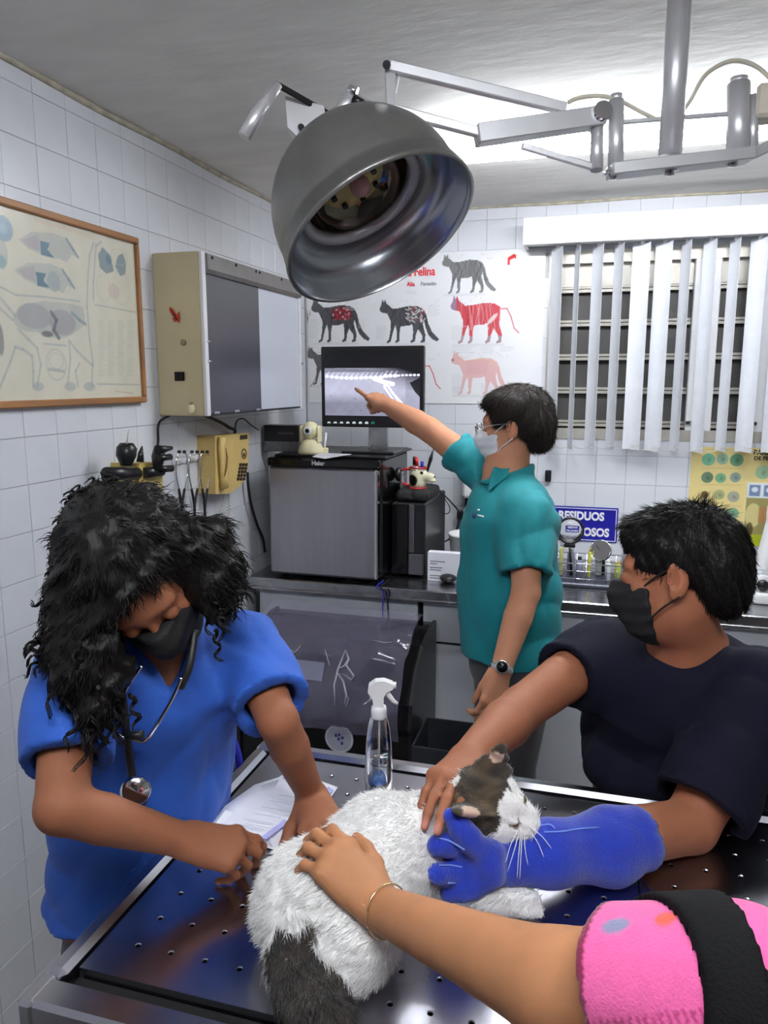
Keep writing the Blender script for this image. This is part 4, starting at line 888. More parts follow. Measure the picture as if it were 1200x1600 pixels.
loose('drain_hose', 'black hose running down the left end of the cabinets', 'hose', [V(-1.30, 2.69, .815), V(-1.30, 2.685, .7), V(-1.295, 2.685, .5), V(-1.30, 2.69, .3)], .008, m_rubber)
ox = thing('otoscope_station', 'yellowed wall unit with black otoscope handles in front of the left wall', 'medical device', (XL, 2.03, 1.28))
xf = -1.29
b = MB(); yzprism(b, [on(206, 775, 0, xf)[1:], on(254, 775, 0, xf)[1:], on(254, 722, 0, xf)[1:], on(206, 724, 0, xf)[1:]], XL, xf); b.build('housing', m_yellow, ox)
b = MB(); A = on(218, 775, 0, xf+.01); B_ = on(226, 722, 0, xf+.01); b.box((xf, A[1], A[2]), (xf+.012, B_[1]+.0, B_[2]), .002); b.build('ridge', m_yellow, ox)
b = MB(); b.tube([on(166, 740, 0, xf+.02), on(214, 740, 0, xf+.02)], .018, 12); b.build('holder_arm', m_blackp, ox)
b = MB(); b.tube([on(225, 739, 0, xf+.015), on(252, 736, 0, xf+.015)], .016, 12); b.build('holder_arm', m_blackp, ox)
b = MB(); b.tube([on(197, 728, 0, xf+.02), on(197, 712, 0, xf+.02), on(198, 700, 0, xf+.02), on(198, 692, 0, xf+.02)], [.015, .028, .028, .018], 14); ot = b.build('otoscope_head', m_blackp, ox)
b = MB(); b.tube([on(198, 694, 0, xf+.03), on(201, 672, 0, xf+.03)], [.003, .001], 6); b.build('wire_whisker', m_cord, ot)
b = MB(); b.tube([on(219, 722, 0, xf+.02), on(220, 708, 0, xf+.02), on(222, 697, 0, xf+.02)], [.011, .008, .002], 10); b.build('specula_cone', m_blackp, ox)
b = MB(); b.tube([on(246, 735, 0, xf+.03), on(247, 714, 0, xf+.03), on(250, 698, 0, xf+.03)], [.012, .02, .016], 10); b.build('ophthalmoscope', m_blackp, ox)
b = MB(); b.tube([on(247, 703, 0, xf+.045), on(268, 700, 0, xf+.045)], [.014, .006], 10); b.build('scope_head', m_blackp, ox)
b = MB(); b.tube([on(248, 716, 0, xf+.045), on(266, 714, 0, xf+.045)], [.009, .01], 10); b.build('scope_dial', m_blackp, ox)
b = MB(); b.tube([on(250, 733, 0, xf+.03), on(268, 732, 0, xf+.03)], [.01, .011], 10); b.build('cradle', m_blackp, ox)
b = MB(); b.tube([on(190, 775, 0, xf+.02), on(190, 765, 0, xf+.02)], .02, 12); b.build('metal_base', m_chrome, ox)
hk = thing('hook_rail', 'small white hook rail carrying stethoscopes on the left wall', 'rail', (XL, 2.35, 1.38))
A, B_ = on(274, 712, 0, -1.345), on(326, 706, 0, -1.345); b = MB(); b.box((XL, A[1], 1.375), (XL+.012, B_[1], 1.395), .003); b.build('rail', m_whitep, hk)
for x in (282, 300, 318): p = on(x, 710, 0, -1.34); b = MB(); b.tube([V(XL+.01, p[1], 1.385), V(XL+.04, p[1], 1.38), V(XL+.045, p[1], 1.395)], .004, 7); b.build('hook', m_chrome, hk)
def hang_steth(x, lab, dx, low):
    t = thing('hanging_stethoscope', lab, 'stethoscope', tuple(on(x, 800, 0, -1.32)), 'stethoscopes hanging on the left wall')
    X_ = -1.315; p = lambda a, y_: on(a, y_, 0, X_)
    b = MB(); b.tube(spline([p(x-dx*.5, 765), p(x-dx, 740), p(x-dx*.9, 715), p(x-dx*.5, 707)], 6), .0028, 7); b.build('ear_tube', m_chrome, t)
    b = MB(); b.tube(spline([p(x+dx*.5, 765), p(x+dx, 740), p(x+dx*.9, 715), p(x+dx*.5, 707)], 6), .0028, 7); b.build('ear_tube', m_chrome, t)
    for s_ in (-1, 1): q = p(x+s_*dx*.45, 706); b = MB(); b.ball(q, (.006, .008, .006), 10, 6); b.build('ear_tip', m_rubber, t)
    b = MB(); b.tube(spline([p(x-dx*.5, 764), p(x, 795), p(x+1, low)], 6), .0045, 8); b.build('rubber_tube', m_rubber, t)
    b = MB(); b.tube(spline([p(x+dx*.5, 764), p(x+1, 785), p(x, 797)], 6), .0045, 8); b.build('rubber_tube', m_rubber, t)
    q = p(x+1, low); b = MB(); b.lathe([(.018, -.004), (.02, 0), (.017, .006), (.006, .008), (0, .008)], q, (1, 0, 0), 18); b.build('chest_piece', m_chrome, t)
hang_steth(284, 'stethoscope on the wall hook nearest the otoscope unit', 9, 838)
hang_steth(304, 'middle stethoscope hanging on the left wall hook rail', 9, 850)
hang_steth(320, 'stethoscope on the wall hook nearest the telephone', 8, 860)

# ------------------------------------------------------------------ drying rack with instruments, magnifier, dial, microscope
rk = thing('wire_rack', 'chrome wire basket full of tubes on the worktop under the blue sign', 'basket', (-.06, 3.05, .868))
rx0, rx1, ry0, ry1 = -.185, .12, 2.93, 3.12
for zz, rr in ((.895, .002), (.925, .002), (.955, .0025)):
    b = MB(); b.tube([V(rx0, ry0, zz), V(rx1, ry0, zz), V(rx1, ry1, zz), V(rx0, ry1, zz), V(rx0, ry0, zz)], rr, 6); b.build('wire_hoop', m_chrome, rk)
for k in range(9): x = rx0+(rx1-rx0)*k/8; b = MB(); b.tube([V(x, ry0, .955), V(x, ry0, .885), V(x, ry1, .885), V(x, ry1, .955)], .0014, 5); b.build('wire', m_chrome, rk)
b = MB(); b.box((rx0-.01, ry0-.03, .868), (rx1+.02, ry1+.01, .884), .004); b.build('drip_tray', mat('dark_tray', rgb(66, 68, 80), .35, .3), rk)
cols = [((205, 205, 190), 'clear plastic tube with yellow tint in the wire basket, leftmost'), ((190, 186, 120), 'yellow and clear syringe in the wire basket'), ((150, 150, 170), 'grey blue bottle in the wire basket behind the magnifier'), ((120, 120, 140), 'dark blue grey vial in the wire basket'), ((196, 192, 70), 'yellow handled brush standing in the wire basket'), ((214, 216, 214), 'white plastic comb in the wire basket centre'), ((200, 204, 200), 'clear ampoule tube right of centre in the basket'), ((176, 186, 80), 'small green capped vial at the right of the basket')]
for k, (cc, lab) in enumerate(cols):
    x = rx0+.02+k*.036; y = 2.96+(k % 3)*.045; hgt_ = [.12, .135, .10, .09, .12, .11, .085, .07][k]; r_ = [.009, .008, .015, .013, .006, .014, .010, .012][k]; l_ = rnd.uniform(-.01, .01)
    t = thing('vial' if k in (2, 3, 6, 7) else 'instrument_tube', lab, 'tube', (x, y, .887), 'tubes and vials in the wire basket'); mm = mat('vial_%d' % k, rgb(*cc), .25, var=.1)
    b = MB(); b.lathe([(r_*.8, 0), (r_, .004), (r_, hgt_*.8), (r_*.6, hgt_*.86)], (x, y, .887), (l_, 0, 1), 12); b.build('barrel', mm, t)
    b = MB(); b.lathe([(r_*.62, hgt_*.84), (r_*.65, hgt_), (0, hgt_)], (x, y, .887), (l_, 0, 1), 10); b.build('stopper', [m_blackp, m_whitep, m_whitep, m_blackp, m_yellow, m_whitep, m_whitep, m_yellow][k], t)
mgp = on(891, 829, 1, 3.0)
mg_ = thing('magnifier', 'round black-rimmed magnifying glass standing in the wire basket', 'magnifier', (mgp[0], 3.0, .89))
b = MB(); b.lathe([(.046, -.006), (.054, -.006), (.054, .006), (.046, .006)], mgp, (.05, -1, 0), 32, close=True); b.build('rim', m_blackp, mg_)
b = MB(); b.lathe([(0, -.004), (.045, -.001), (.045, .001), (0, .004)], mgp, (.05, -1, 0), 28); b.build('lens', m_clear, mg_)
b = MB(); b.tube([mgp-V(0, 0, .053), V(mgp[0]+.012, 2.99, .892)], [.005, .006], 8); b.build('handle', m_blackp, mg_); b = MB(); b.box(mgp-V(.022, .006, .068), mgp-V(-.022, -.006, .052), .003); b.build('collar', m_blackp, mg_)
dp = on(938, 860, 1, 3.02); dl = thing('pressure_dial', 'round grey-faced gauge tilted up in the wire basket', 'gauge', (dp[0], 3.02, .9)); n_ = nz((-.25, -.85, .45))
b = MB(); b.lathe([(.018, -.05), (.03, -.03), (.042, -.012), (.043, 0)], dp, n_, 26); b.build('casing', m_blackp, dl)
b = MB(); b.lathe([(.043, 0), (.043, .004), (.039, .006), (.039, .003)], dp, n_, 26); b.build('bezel', m_chrome, dl); b = MB(); b.lathe([(.039, .001), (0, .002)], dp, n_, 26); b.build('dial_face', mat('dial_grey', rgb(176, 184, 184), .4, var=.03), dl)
s__, u__, d__ = frame_to(n_); b = MB(); b.tube([dp+d__*.004, dp+d__*.004+s__*.02+u__*.018], .0012, 5); b.build('needle', m_blackm, dl)
b = MB(); b.tube([dp-n_*.045, V(dp[0]+.012, 3.05, .888)], .009, 8); b.build('stem', m_blackp, dl)
gl = thing('glass_flask', 'small clear glass jar on the worktop right of the gauge', 'jar', (.135, 3.2, .868))
b = MB(); b.lathe([(.03, 0), (.036, .01), (.036, .11), (.024, .14), (.02, .17), (.022, .175)], (.14, 3.2, .868), (0, 0, 1), 20); b.build('jar_wall', m_clear, gl); b = MB(); b.lathe([(.022, .17), (.025, .172), (.025, .20), (0, .202)], (.14, 3.2, .868), (0, 0, 1), 16); b.build('jar_lid', m_whitep, gl)
mp_ = thing('microscope', 'white bench microscope at the right end of the worktop', 'microscope', (.62, 2.93, .868))
bd = Body(); bd.u(boxf((.63, 2.95, .89), (.085, .11, .022), None, .015), 0).u(stack((.585, 2.99, .89), (.63, 3.0, 1.19), (.030, .05), (.026, .04), (1, 0, 0)), .03).u(boxf((.68, 2.96, 1.19), (.08, .05, .03), None, .02), .03)
bd.build('stand', m_whitep, mp_, (.5, 2.8, .86), (.8, 3.12, 1.26), .006)
kn = on(1190, 912, 1, 2.88); b = MB(); b.lathe([(.036, 0), (.036, .012), (.03, .018), (.014, .02), (0, .02)], kn, (0, -1, 0), 26); k_ = b.build('focus_knob', m_white, mp_); b = MB(); b.lathe([(.020, .018), (.019, .032), (0, .034)], kn, (0, -1, 0), 22); b.build('fine_knob', m_blackp, k_)
b = MB(); b.lathe([(.04, 0), (.04, .06)], kn+V(0, .06, 0), (0, -1, 0), 26); b.build('knob_housing', mat('pale_grey', rgb(180, 184, 190), .4), mp_)
b = MB(); b.tube([V(.72, 2.95, 1.2), V(.70, 2.88, 1.28)], .017, 14); b.build('eyepiece', m_blackp, mp_); b = MB(); b.box((.66, 2.88, 1.01), (.80, 3.0, 1.022), .003); b.build('stage', m_blackp, mp_); b = MB(); b.tube([V(.72, 2.95, 1.17), V(.72, 2.95, 1.06)], [.02, .01], 14); b.build('objective', m_chrome, mp_)
b = MB(); b.box((.62, 2.98, 1.215), (.66, 3.02, 1.24), .006); b.build('lamp_cap', m_blackp, mp_)

# ================================================================== EXAMINATION TABLE
ZT = .90
et = thing('exam_table', 'stainless steel examination table with perforated lift-out panels', 'table', (.09, 1.0, 0))
TX0, TX1, TY0, TY1 = -.655, .80, .655, 1.352
def holed_panel(x0, x1, y0, y1, hx, hy, z, r=.0034):
    b = MB(); nx, ny = len(hx), len(hy); vx = np.r_[x0, (hx[1:]+hx[:-1])/2, x1]; vy = np.r_[y0, (hy[1:]+hy[:-1])/2, y1]
    for i in range(nx):
        for j in range(ny):
            xa, xb_, ya, yb = vx[i], vx[i+1], vy[j], vy[j+1]; cx, cy = hx[i], hy[j]
            ring = [(xb_, cy), (xb_, yb), (cx, yb), (xa, yb), (xa, cy), (xa, ya), (cx, ya), (xb_, ya)]
            hole = [(cx+r*math.cos(k*math.pi/4), cy+r*math.sin(k*math.pi/4)) for k in range(8)]
            dim = [(cx+1.35*r*math.cos(k*math.pi/4), cy+1.35*r*math.sin(k*math.pi/4)) for k in range(8)]
            v = [(x, y, z) for x, y in ring]+[(x, y, z) for x, y in dim]+[(x, y, z-.0012) for x, y in hole]+[(x, y, z-.006) for x, y in hole]
            b.add(v, [(L*8+k, L*8+(k+1) % 8, L*8+8+(k+1) % 8, L*8+8+k) for L in range(3) for k in range(8)])
    lip = .002
    b.add([(x0, y0, z), (x1, y0, z), (x1, y1, z), (x0, y1, z), (x0, y0, z-.02), (x1, y0, z-.02), (x1, y1, z-.02), (x0, y1, z-.02)], [(0, 1, 5, 4), (1, 2, 6, 5), (2, 3, 7, 6), (3, 0, 4, 7)])
    return b
hy = .777+.0543*np.arange(10)
for c0 in (-.443, -.090, .263, .616):
    hx = c0-.125+.0502*np.arange(6)
    holed_panel(c0-.1755, c0+.1755, .722, 1.312, hx, hy, ZT).build('perforated_panel', m_tabsteel, et)
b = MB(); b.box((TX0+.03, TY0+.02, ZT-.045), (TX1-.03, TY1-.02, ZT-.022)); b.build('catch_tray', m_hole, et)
def bar(nm, lo, hi, c=.006): b = MB(); b.box(lo, hi, c); b.build(nm, m_tabsteel, et)
bar('front_rail', (TX0+.0, TY0, ZT-.055), (TX1, TY0+.045, ZT+.002))
bar('back_rail', (TX0, TY1-.032, ZT-.05), (TX1, TY1, ZT+.010), .008)
bar('left_rail', (TX0, TY0+.045, ZT-.05), (TX0+.030, TY1-.032, ZT+.008), .008)
bar('right_rail', (TX1-.03, TY0+.045, ZT-.05), (TX1, TY1-.032, ZT+.008), .008)
bar('corner_cap', (TX0-.003, TY0-.003, ZT-.058), (TX0+.022, TY0+.05, ZT+.003), .006)
b = MB(); b.box((TX0+.04, TY0+.047, ZT-.03), (TX1-.04, TY0+.064, ZT-.012)); b.build('gap_shade', m_hole, et)  # near-black strip, paints the shade between front rail and panels
for x in (TX0+.05, TX1-.05):
    for y in (TY0+.05, TY1-.05):
        b = MB(); b.tube([(x, y, .0), (x, y, ZT-.05)], .02, 14); b.build('leg', m_steel, et)
bar('lower_shelf', (TX0+.05, TY0+.05, .22), (TX1-.05, TY1-.05, .24), .004)

# spray bottle
bp_ = on(592, 1229, 2, ZT); x, y = bp_[0], bp_[1]
sb = thing('spray_bottle', 'clear spray bottle with white trigger standing on the table by the cat', 'bottle', (x, y, ZT))
prof = [(.018, .001), (.0255, .004), (.0262, .02), (.0258, .05), (.024, .09), (.0205, .12), (.0165, .137), (.013, .142), (.012, .150)]
b = MB(); b.lathe(prof+[(r-.0012, h) for r, h in prof[::-1]][:-1]+[(0.0, .003)], (x, y, ZT), (0, 0, 1), 28); b.build('bottle_wall', m_clear, sb)
b = MB(); b.lathe([(0, .0045), (.0235, .0055), (.0245, .02), (.0243, .05), (.0238, .062), (0, .062)], (x, y, ZT), (0, 0, 1), 28); b.build('liquid', mat('water', (.93, .97, 1), .0, trans=1, ior=1.33, var=0), sb)
b = MB(); b.lathe([(.0, .0035), (.0225, .0042), (.0225, .010), (0, .012)], (x, y, ZT), (0, 0, 1), 24); b.build('blue_base', mat('blue_tint', rgb(70, 140, 235), .3, var=.05, trans=.3), sb)
b = MB(); b.tube([(x, y, ZT+.016), (x+.001, y, ZT+.15)], .0018, 8); b.build('dip_tube', m_whitep, sb)
b = MB(); b.lathe([(.0135, .138), (.0145, .140), (.0145, .152), (.0135, .160), (.008, .162)], (x, y, ZT), (0, 0, 1), 22); b.build('collar', m_whitep, sb)
hd_ = MB(); P = V(x, y, ZT)
poly = [(-.009, .160), (.009, .160), (.009, .180), (.014, .190), (.026, .196), (.026, .206), (.010, .212), (-.006, .211), (-.018, .202), (-.020, .190), (-.012, .178)]
hd_.prism(poly, P-RGT*0-V(0, 0, 0)+V(-RGT[1], RGT[0], 0)*.009, RGT, (0, 0, 1), .018); so = hd_.build('trigger_head', m_whitep, sb)
b = MB(); b.tube([P+RGT*.012+V(0, 0, .194), P+RGT*.018+V(0, 0, .182), P+RGT*.027+V(0, 0, .17), P+RGT*.034+V(0, 0, .165)], [.004, .005, .004, .003], 8); b.build('trigger', m_whitep, sb)
b = MB(); b.tube([P+RGT*.022+V(0, 0, .201), P+RGT*.032+V(0, 0, .201)], .006, 10); b.build('nozzle', m_whitep, sb)

# papers on the table
def sheet(name, lab, pts, z, col, marks, grp):
    q = [on(*p, 2, z) for p in pts]; t = thing(name, lab, 'paper', tuple(np.mean(q, 0)), grp); n = len(q)
    # a gently curled sheet
    b = MB(); c0 = np.mean(q, 0); ring = []
    for s_ in (1, .66, .33):
        ring += [tuple(c0+(p-c0)*s_+V(0, 0, .004*(s_ > .9)*(k % 2))) for k, p in enumerate(q)]
    ring.append(tuple(c0+V(0, 0, .002))); m = len(ring); low = [(a, b_, c_-.0006) for a, b_, c_ in ring]
    fs = [(L*n+k, L*n+(k+1) % n, L*n+n+(k+1) % n, L*n+n+k) for L in range(2) for k in range(n)]+[(2*n+k, 2*n+(k+1) % n, 3*n) for k in range(n)]
    b.add(ring+low, fs+[tuple(i+m for i in f[::-1]) for f in fs]+[(k, m+k, m+(k+1) % n, (k+1) % n) for k in range(n)], True); b.build('sheet', col, t)
    for i_, (a, e, w, mm) in enumerate(marks):
        a, e = on(*a, 2, z+.006), on(*e, 2, z+.006); d = nz(e-a); s_ = np.cross(d, (0, 0, 1)); b = MB(); b.add([a-s_*w, e-s_*w, e+s_*w, a+s_*w], [(0, 1, 2, 3)]); b.build('printed_band' if w > .003 else 'print_line', mm, t)
m_lil = mat('lilac_print', rgb(176, 176, 226), .6, var=.1)
m_inkl = mat('pale_ink', rgb(168, 170, 196), .6, var=.1)
lines = [((352+k*14, 1296-k*9), (398+k*14, 1306-k*9.5), .0008, m_inkl) for k in range(7)]
sheet('document', 'white printed form under the hands of the woman in blue scrubs', [(322, 1298), (352, 1262), (398, 1226), (446, 1214), (500, 1240), (470, 1290), (436, 1330), (380, 1316)], ZT+.004, m_paper, lines+[((412, 1310), (448, 1282), .006, m_lil)], 'paper forms on the table')
sheet('document', 'white form with lilac heading sticking out behind the wrist of the woman in scrubs', [(436, 1214), (452, 1205), (528, 1230), (508, 1262), (480, 1280)], ZT+.0015, m_paper, [((446, 1212), (470, 1222), .009, m_lil), ((500, 1240), (518, 1232), .009, m_lil)], 'paper forms on the table')

# ================================================================== SURGICAL LAMP
LD = 1.42
sl_t = thing('surgical_lamp', 'large grey dome surgical lamp on a jointed aluminium arm from the ceiling', 'lamp', tuple(at(1047, 245, LD)))
top = at(1066, -10, LD); pb = at(1047, 244, LD); tp2 = V(pb[0], pb[1], ZC)
b = MB(); b.tube([pb, tp2], .0215, 20); b.build('ceiling_pole', m_alu, sl_t)
b = MB(); b.lathe([(.07, 0), (.06, -.006), (.03, -.012)][::-1], tp2, (0, 0, 1), 24); b.build('ceiling_rose', m_alu, sl_t)
L_ = lambda x, y, d=LD: at(x, y, d)
def barp(nm, a, e, w, h, m=m_alu, par=None):
    a, e = np.array(a), np.array(e); s_, u_, d_ = frame_to(e-a); M = np.eye(4); M[:3, 0] = s_; M[:3, 1] = u_; M[:3, 2] = d_; M[:3, 3] = (a+e)/2
    b = MB(); L = np.linalg.norm(e-a); b.box((-w/2, -h/2, -L/2), (w/2, h/2, L/2), .002, M); return b.build(nm, m, par or sl_t)
pl_a, pl_b = L_(952, 268), L_(1172, 243)
barp('cross_plate', pl_a, pl_b, .05, .022)
for x, y0_, y1_, r_ in ((962, 158, 262, .0145), (1153, 132, 243, .021), (1176, 150, 240, .010), (932, 192, 266, .012)):
    b = MB(); b.tube([L_(x, y1_), L_(x+1, y0_)], r_, 18); c_ = b.build('pivot_cylinder', m_alu, sl_t)
    if r_ > .014: b = MB(); b.lathe([(r_*.75, 0), (r_*.75, .012), (0, .013)], L_(x+1, y0_), (0, 0, 1), 16); b.build('pivot_cap', m_alu, c_)
for x, y in ((958, 272), (1047, 266), (1145, 252)): b = MB(); b.lathe([(.017, 0), (.017, -.008), (.009, -.009), (.009, -.016), (0, -.017)][::-1], L_(x, y-6), (0, 0, 1), 6); b.build('bolt', m_chrome, sl_t)
barp('tie_bar', L_(972, 191), L_(1138, 178), .008, .008)
arm_a = L_(936, 184); el = L_(744, 212, 1.395)
barp('lower_beam', arm_a, el, .04, .034); barp('stay_bar', L_(930, 262), L_(815, 228, 1.405), .01, .012)
b = MB(); b.tube([arm_a+FWD*-.03, arm_a+FWD*.03], .017, 16); b.build('pivot_pin', m_chrome, sl_t)
barp('upper_arm', L_(884, 170, 1.405), L_(608, 104, 1.37), .018, .019); barp('lower_arm', L_(752, 208, 1.392), L_(612, 172, 1.37), .018, .017)
barp('end_bracket', L_(609, 98, 1.37), L_(612, 186, 1.37), .02, .006); barp('end_bracket', L_(622, 118, 1.38), L_(612, 170, 1.38), .008, .004)
for x, y in ((604, 101), (611, 178)): b = MB(); b.tube([L_(x, y, 1.35), L_(x, y, 1.39)], .0075, 10); b.build('pivot_pin', m_chrome, sl_t)
for nm, pts in (('arm_cable', [(888, 160), (905, 153), (935, 150), (965, 156), (1000, 174), (1028, 188)]), ('arm_cable', [(1060, 182), (1078, 158), (1100, 120), (1128, 100), (1155, 95), (1185, 106), (1215, 135)])):
    b = MB(); b.tube(spline([L_(x, y, 1.42) for x, y in pts], 8), .0042, 8); b.build(nm, m_cord, sl_t)
b = MB(); q = L_(1205, 162, 1.42); b.box(q-V(.03, .03, .03), q+V(.05, .03, .03), .006); b.build('junction_block', m_cord, sl_t); barp('side_arm', L_(1176, 170), L_(1200, 168), .02, .02); barp('side_arm', L_(1170, 243), L_(1230, 215), .02, .02)
# dome
DC = at(577, 331, 1.40); nrm = nz(RGT*.448-UPV*.863-FWD*.225)
R = .180; pr = [(R*math.sin(t), -R*math.cos(t)) for t in np.linspace(0, math.pi/2, 16)]+[(R+.002, .012), (R+.001, .020), (R+.004, .022), (R+.005, .044), (R+.010, .046), (R+.010, .054), (R+.004, .055)]
b = MB(); b.lathe(pr, DC, nrm, 64, ends=False); dm = b.build('dome_shell', m_lampgrey, sl_t)
b = MB(); b.lathe([(R+.004, .055), (R+.001, .046), (R-.003, .044), (R-.004, .018), (R-.009, .016), (R-.012, -.005), (R-.026, -.022), (.125, -.036), (.120, -.032)], DC, nrm, 64, ends=False); b.build('reflector', m_lampin, sl_t)
b = MB(); b.lathe([(.120, -.030), (.124, -.033), (.124, -.042), (.110, -.05), (.104, -.05), (.104, -.040), (.110, -.030)], DC, nrm, 48, close=True); b.build('inner_ring', m_alu, sl_t)
b = MB(); b.lathe([(.106, -.046), (.095, -.085), (.04, -.105), (0, -.108)], DC, nrm, 40, ends=False); b.build('inner_bowl', mat('dark_mirror', rgb(120, 112, 100), .08, 1.0, var=.3, scale=20), sl_t)
s_, u_, d_ = frame_to(nrm); ic = DC+nrm*-.07
b = MB(); b.lathe([(.062, -.012), (.066, -.004), (.06, .004), (.03, .008), (0, .008)], ic, nrm, 28); sk = b.build('bulb_holder', mat('aged_ceramic', rgb(196, 180, 118), .35, var=.2, scale=40), sl_t)
b = MB(); b.ball(ic+nrm*.018+u_*.01, (.02, .02, .02)); b.build('bulb', mat('pink_glass', rgb(206, 160, 160), .15, var=.15, scale=30), sk)
for k in range(7):
    a_ = k*2*math.pi/7; q = ic+nrm*.008+(math.cos(a_)*s_+math.sin(a_)*u_)*.045; b = MB(); b.tube([q, q+nrm*.008], .006, 8); b.build('terminal', m_blackp, sk)
b = MB(); b.ball(ic+s_*.06+u_*.03+nrm*.01, (.025, .02, .016)); b.build('silver_cap', m_chrome, sk)
# handle and yoke on the dome back
H = lambda x, y, d=1.40: at(x, y, d)
b = MB(); b.tube([H(381, 214, 1.36), H(400, 182, 1.36), H(434, 132, 1.37)], [.012, .0125, .009], 14); b.build('aiming_handle', m_alu, sl_t)
barp('handle_bar', H(430, 130, 1.37), H(524, 184, 1.44), .004, .012, m_blackp)
b = MB(); b.prism([(-.038, .03), (-.034, -.028), (.0, -.06), (.04, -.02), (.034, .012)], H(480, 188, 1.44), RGT, UPV, .03); b.build('mount_bracket', m_alu, sl_t)
b = MB(); b.tube([H(470, 198, 1.41), H(471, 199, 1.395)], .006, 10); b.build('bracket_hole', m_blackp, sl_t)
b = MB(); b.tube([H(524, 186, 1.45), H(552, 150, 1.43)], .015, 16); yk = b.build('yoke_tube', m_alu, sl_t)
b = MB(); b.tube([H(545, 138, 1.42), H(558, 144, 1.42)], .008, 10); b.build('yoke_bolt', m_chrome, yk)
b = MB(); b.tube([H(552, 154, 1.42), H(566, 162, 1.42)], .008, 10); b.build('lock_knob', m_blackp, yk)
barp('tilt_link', H(556, 152, 1.45), H(612, 180, 1.375), .008, .012); barp('tilt_link', H(540, 170, 1.45), DC-nrm*.17, .03, .03)

# ================================================================== PEOPLE AND THE CAT
def cdir(r, u, a): return nz(RGT*r+UPV*u+FWD*a)       # direction given as right / up / away
def hand(B, W, d, n, left, s=1.0, curl=(.35, .5, .35), curls=None, spread=.08, thumb=(.55, .75, -.25), tcurl=.3, fat=1.0):
    d = nz(d); n = nz(n-d*np.dot(n, d)); t = np.cross(d, n)*(1 if left else -1); tips = []
    off = [(.026, .090), (.006, .095), (-.014, .089), (-.032, .079)]
    Ls = [(.042, .026, .021), (.046, .030, .022), (.043, .028, .021), (.034, .021, .019)]; rr = [.0092, .0094, .0088, .0078]
    for i in range(4):
        a = W+t*off[i][0]*.45*s+d*.008; K = W+(t*off[i][0]+d*off[i][1])*s+n*(.004 if i in (1, 2) else 0)
        B.u(cap(a, K, .0155*s*fat, .0118*s*fat), .014); B.u(ell(K+n*.002, (.0115*s*fat,)*3), .008)
        cu = (curls[i] if curls else curl); sp = spread*(1.2-.8*i); an = 0; p = K
        for j in range(3):
            an += cu[j]; dd = nz((d*math.cos(sp)+t*math.sin(sp))*math.cos(an)-n*math.sin(an)); q = p+dd*Ls[i][j]*s; r0 = rr[i]*s*fat*(1, .93, .85)[j]; r1 = rr[i]*s*fat*(.93, .86, .70)[j]
            B.u(cap(p, q, r0, r1), .0035 if j else .006); B.u(ell(q, (r1*1.06,)*3), .002) if j < 2 else None; p = q
        nn = nz(n*math.cos(an)+d*math.sin(an)); tips.append((p+nn*rr[i]*.55*s-dd*.002, nn, dd, rr[i]*s*fat))
    B.u(ell(W+d*.048*s+t*.0*s-n*.006, (.036*s*fat, .044*s, .015*s*fat), [t, d, n]), .012)
    tb = W+(d*.018+t*.020)*s-n*.006; td = nz(t*thumb[0]+d*thumb[1]+n*thumb[2]); p = tb
    for j, (L, r0, r1) in enumerate(((.044, .0160, .0125), (.032, .0118, .0105), (.025, .0106, .0080))):
        q = p+td*L*s; B.u(cap(p, q, r0*s*fat, r1*s*fat), (.014, .006, .003)[j]); p = q; td = nz(td+(d*.5-t*.5*1-n*.3)*tcurl)
    tips.append((p+n*.005*s, nz(n+t*.3), td, .0098*s*fat)); return tips
def nails(name, tips, col, parent):
    m = mat('nail_'+name, col, .3, var=.02)
    for p, n, d, r in tips:
        b = MB(); s_ = nz(np.cross(d, n)); b.ball(p, (r*.62, r*.78, .0012), 12, 6, [s_, d, n]); b.build('fingernail', m, parent)
def arm(B, S, E, W, r=(.048, .040, .038, .041, .026), k=.02):
    S, E, W = map(np.asarray, (S, E, W)); m = E+(W-E)*.33
    B.u(ell(S, (r[0]*1.1,)*3), .03); B.u(cap(S, S+(E-S)*.5, r[0], r[1]*1.03), k); B.u(cap(S+(E-S)*.5, E, r[1]*1.03, r[2]), .004); B.u(cap(E, m, r[2], r[3]), .010); B.u(cap(m, W, r[3], r[4]), .004)
def head(B, C, f, u, s=1.0):
    f = nz(f); u = nz(u-f*np.dot(u, f)); l = np.cross(u, f); A = [l, f, u]; P = lambda a, b, c: C+(l*a+f*b+u*c)*s
    B.u(ell(P(0, -.008, .022), (.073*s, .092*s, .084*s), A), .02).u(ell(P(0, .028, -.038), (.058*s, .062*s, .078*s), A), .03).u(ell(P(0, .05, -.086), (.034*s, .036*s, .028*s), A), .03)
    B.u(ell(P(0, .078, .018), (.05*s, .016*s, .014*s), A), .02)
    B.u(cap(P(0, .094, -.002), P(0, .113, -.034), .007*s, .0105*s), .012)
    for q in (-1, 1):
        B.u(ell(P(q*.009, .104, -.036), (.008*s,)*3), .006); B.sub(ell(P(q*.031, .101, -.004), (.017*s, .011*s, .011*s), A), .012); B.u(ell(P(q*.031, .084, -.004), (.0125*s,)*3), .002)
        B.u(ell(P(q*.040, .066, -.030), (.018*s, .014*s, .016*s), A), .02)
        lt = nz(l*q+f*-.35); E_ = [lt, nz(np.cross(u, lt)), u]; B.u(ell(P(q*.078, -.006, -.012), (.0075*s, .019*s, .032*s), E_), .006); B.sub(ell(P(q*.086, .0, -.010), (.006*s, .010*s, .019*s), E_), .004); B.u(ell(P(q*.077, .002, -.038), (.006*s, .009*s, .010*s), E_), .004)
    B.u(ell(P(0, .093, -.063), (.022*s, .011*s, .006*s), A), .006).u(ell(P(0, .091, -.073), (.019*s, .011*s, .007*s), A), .005)
    return P, (l, f, u)
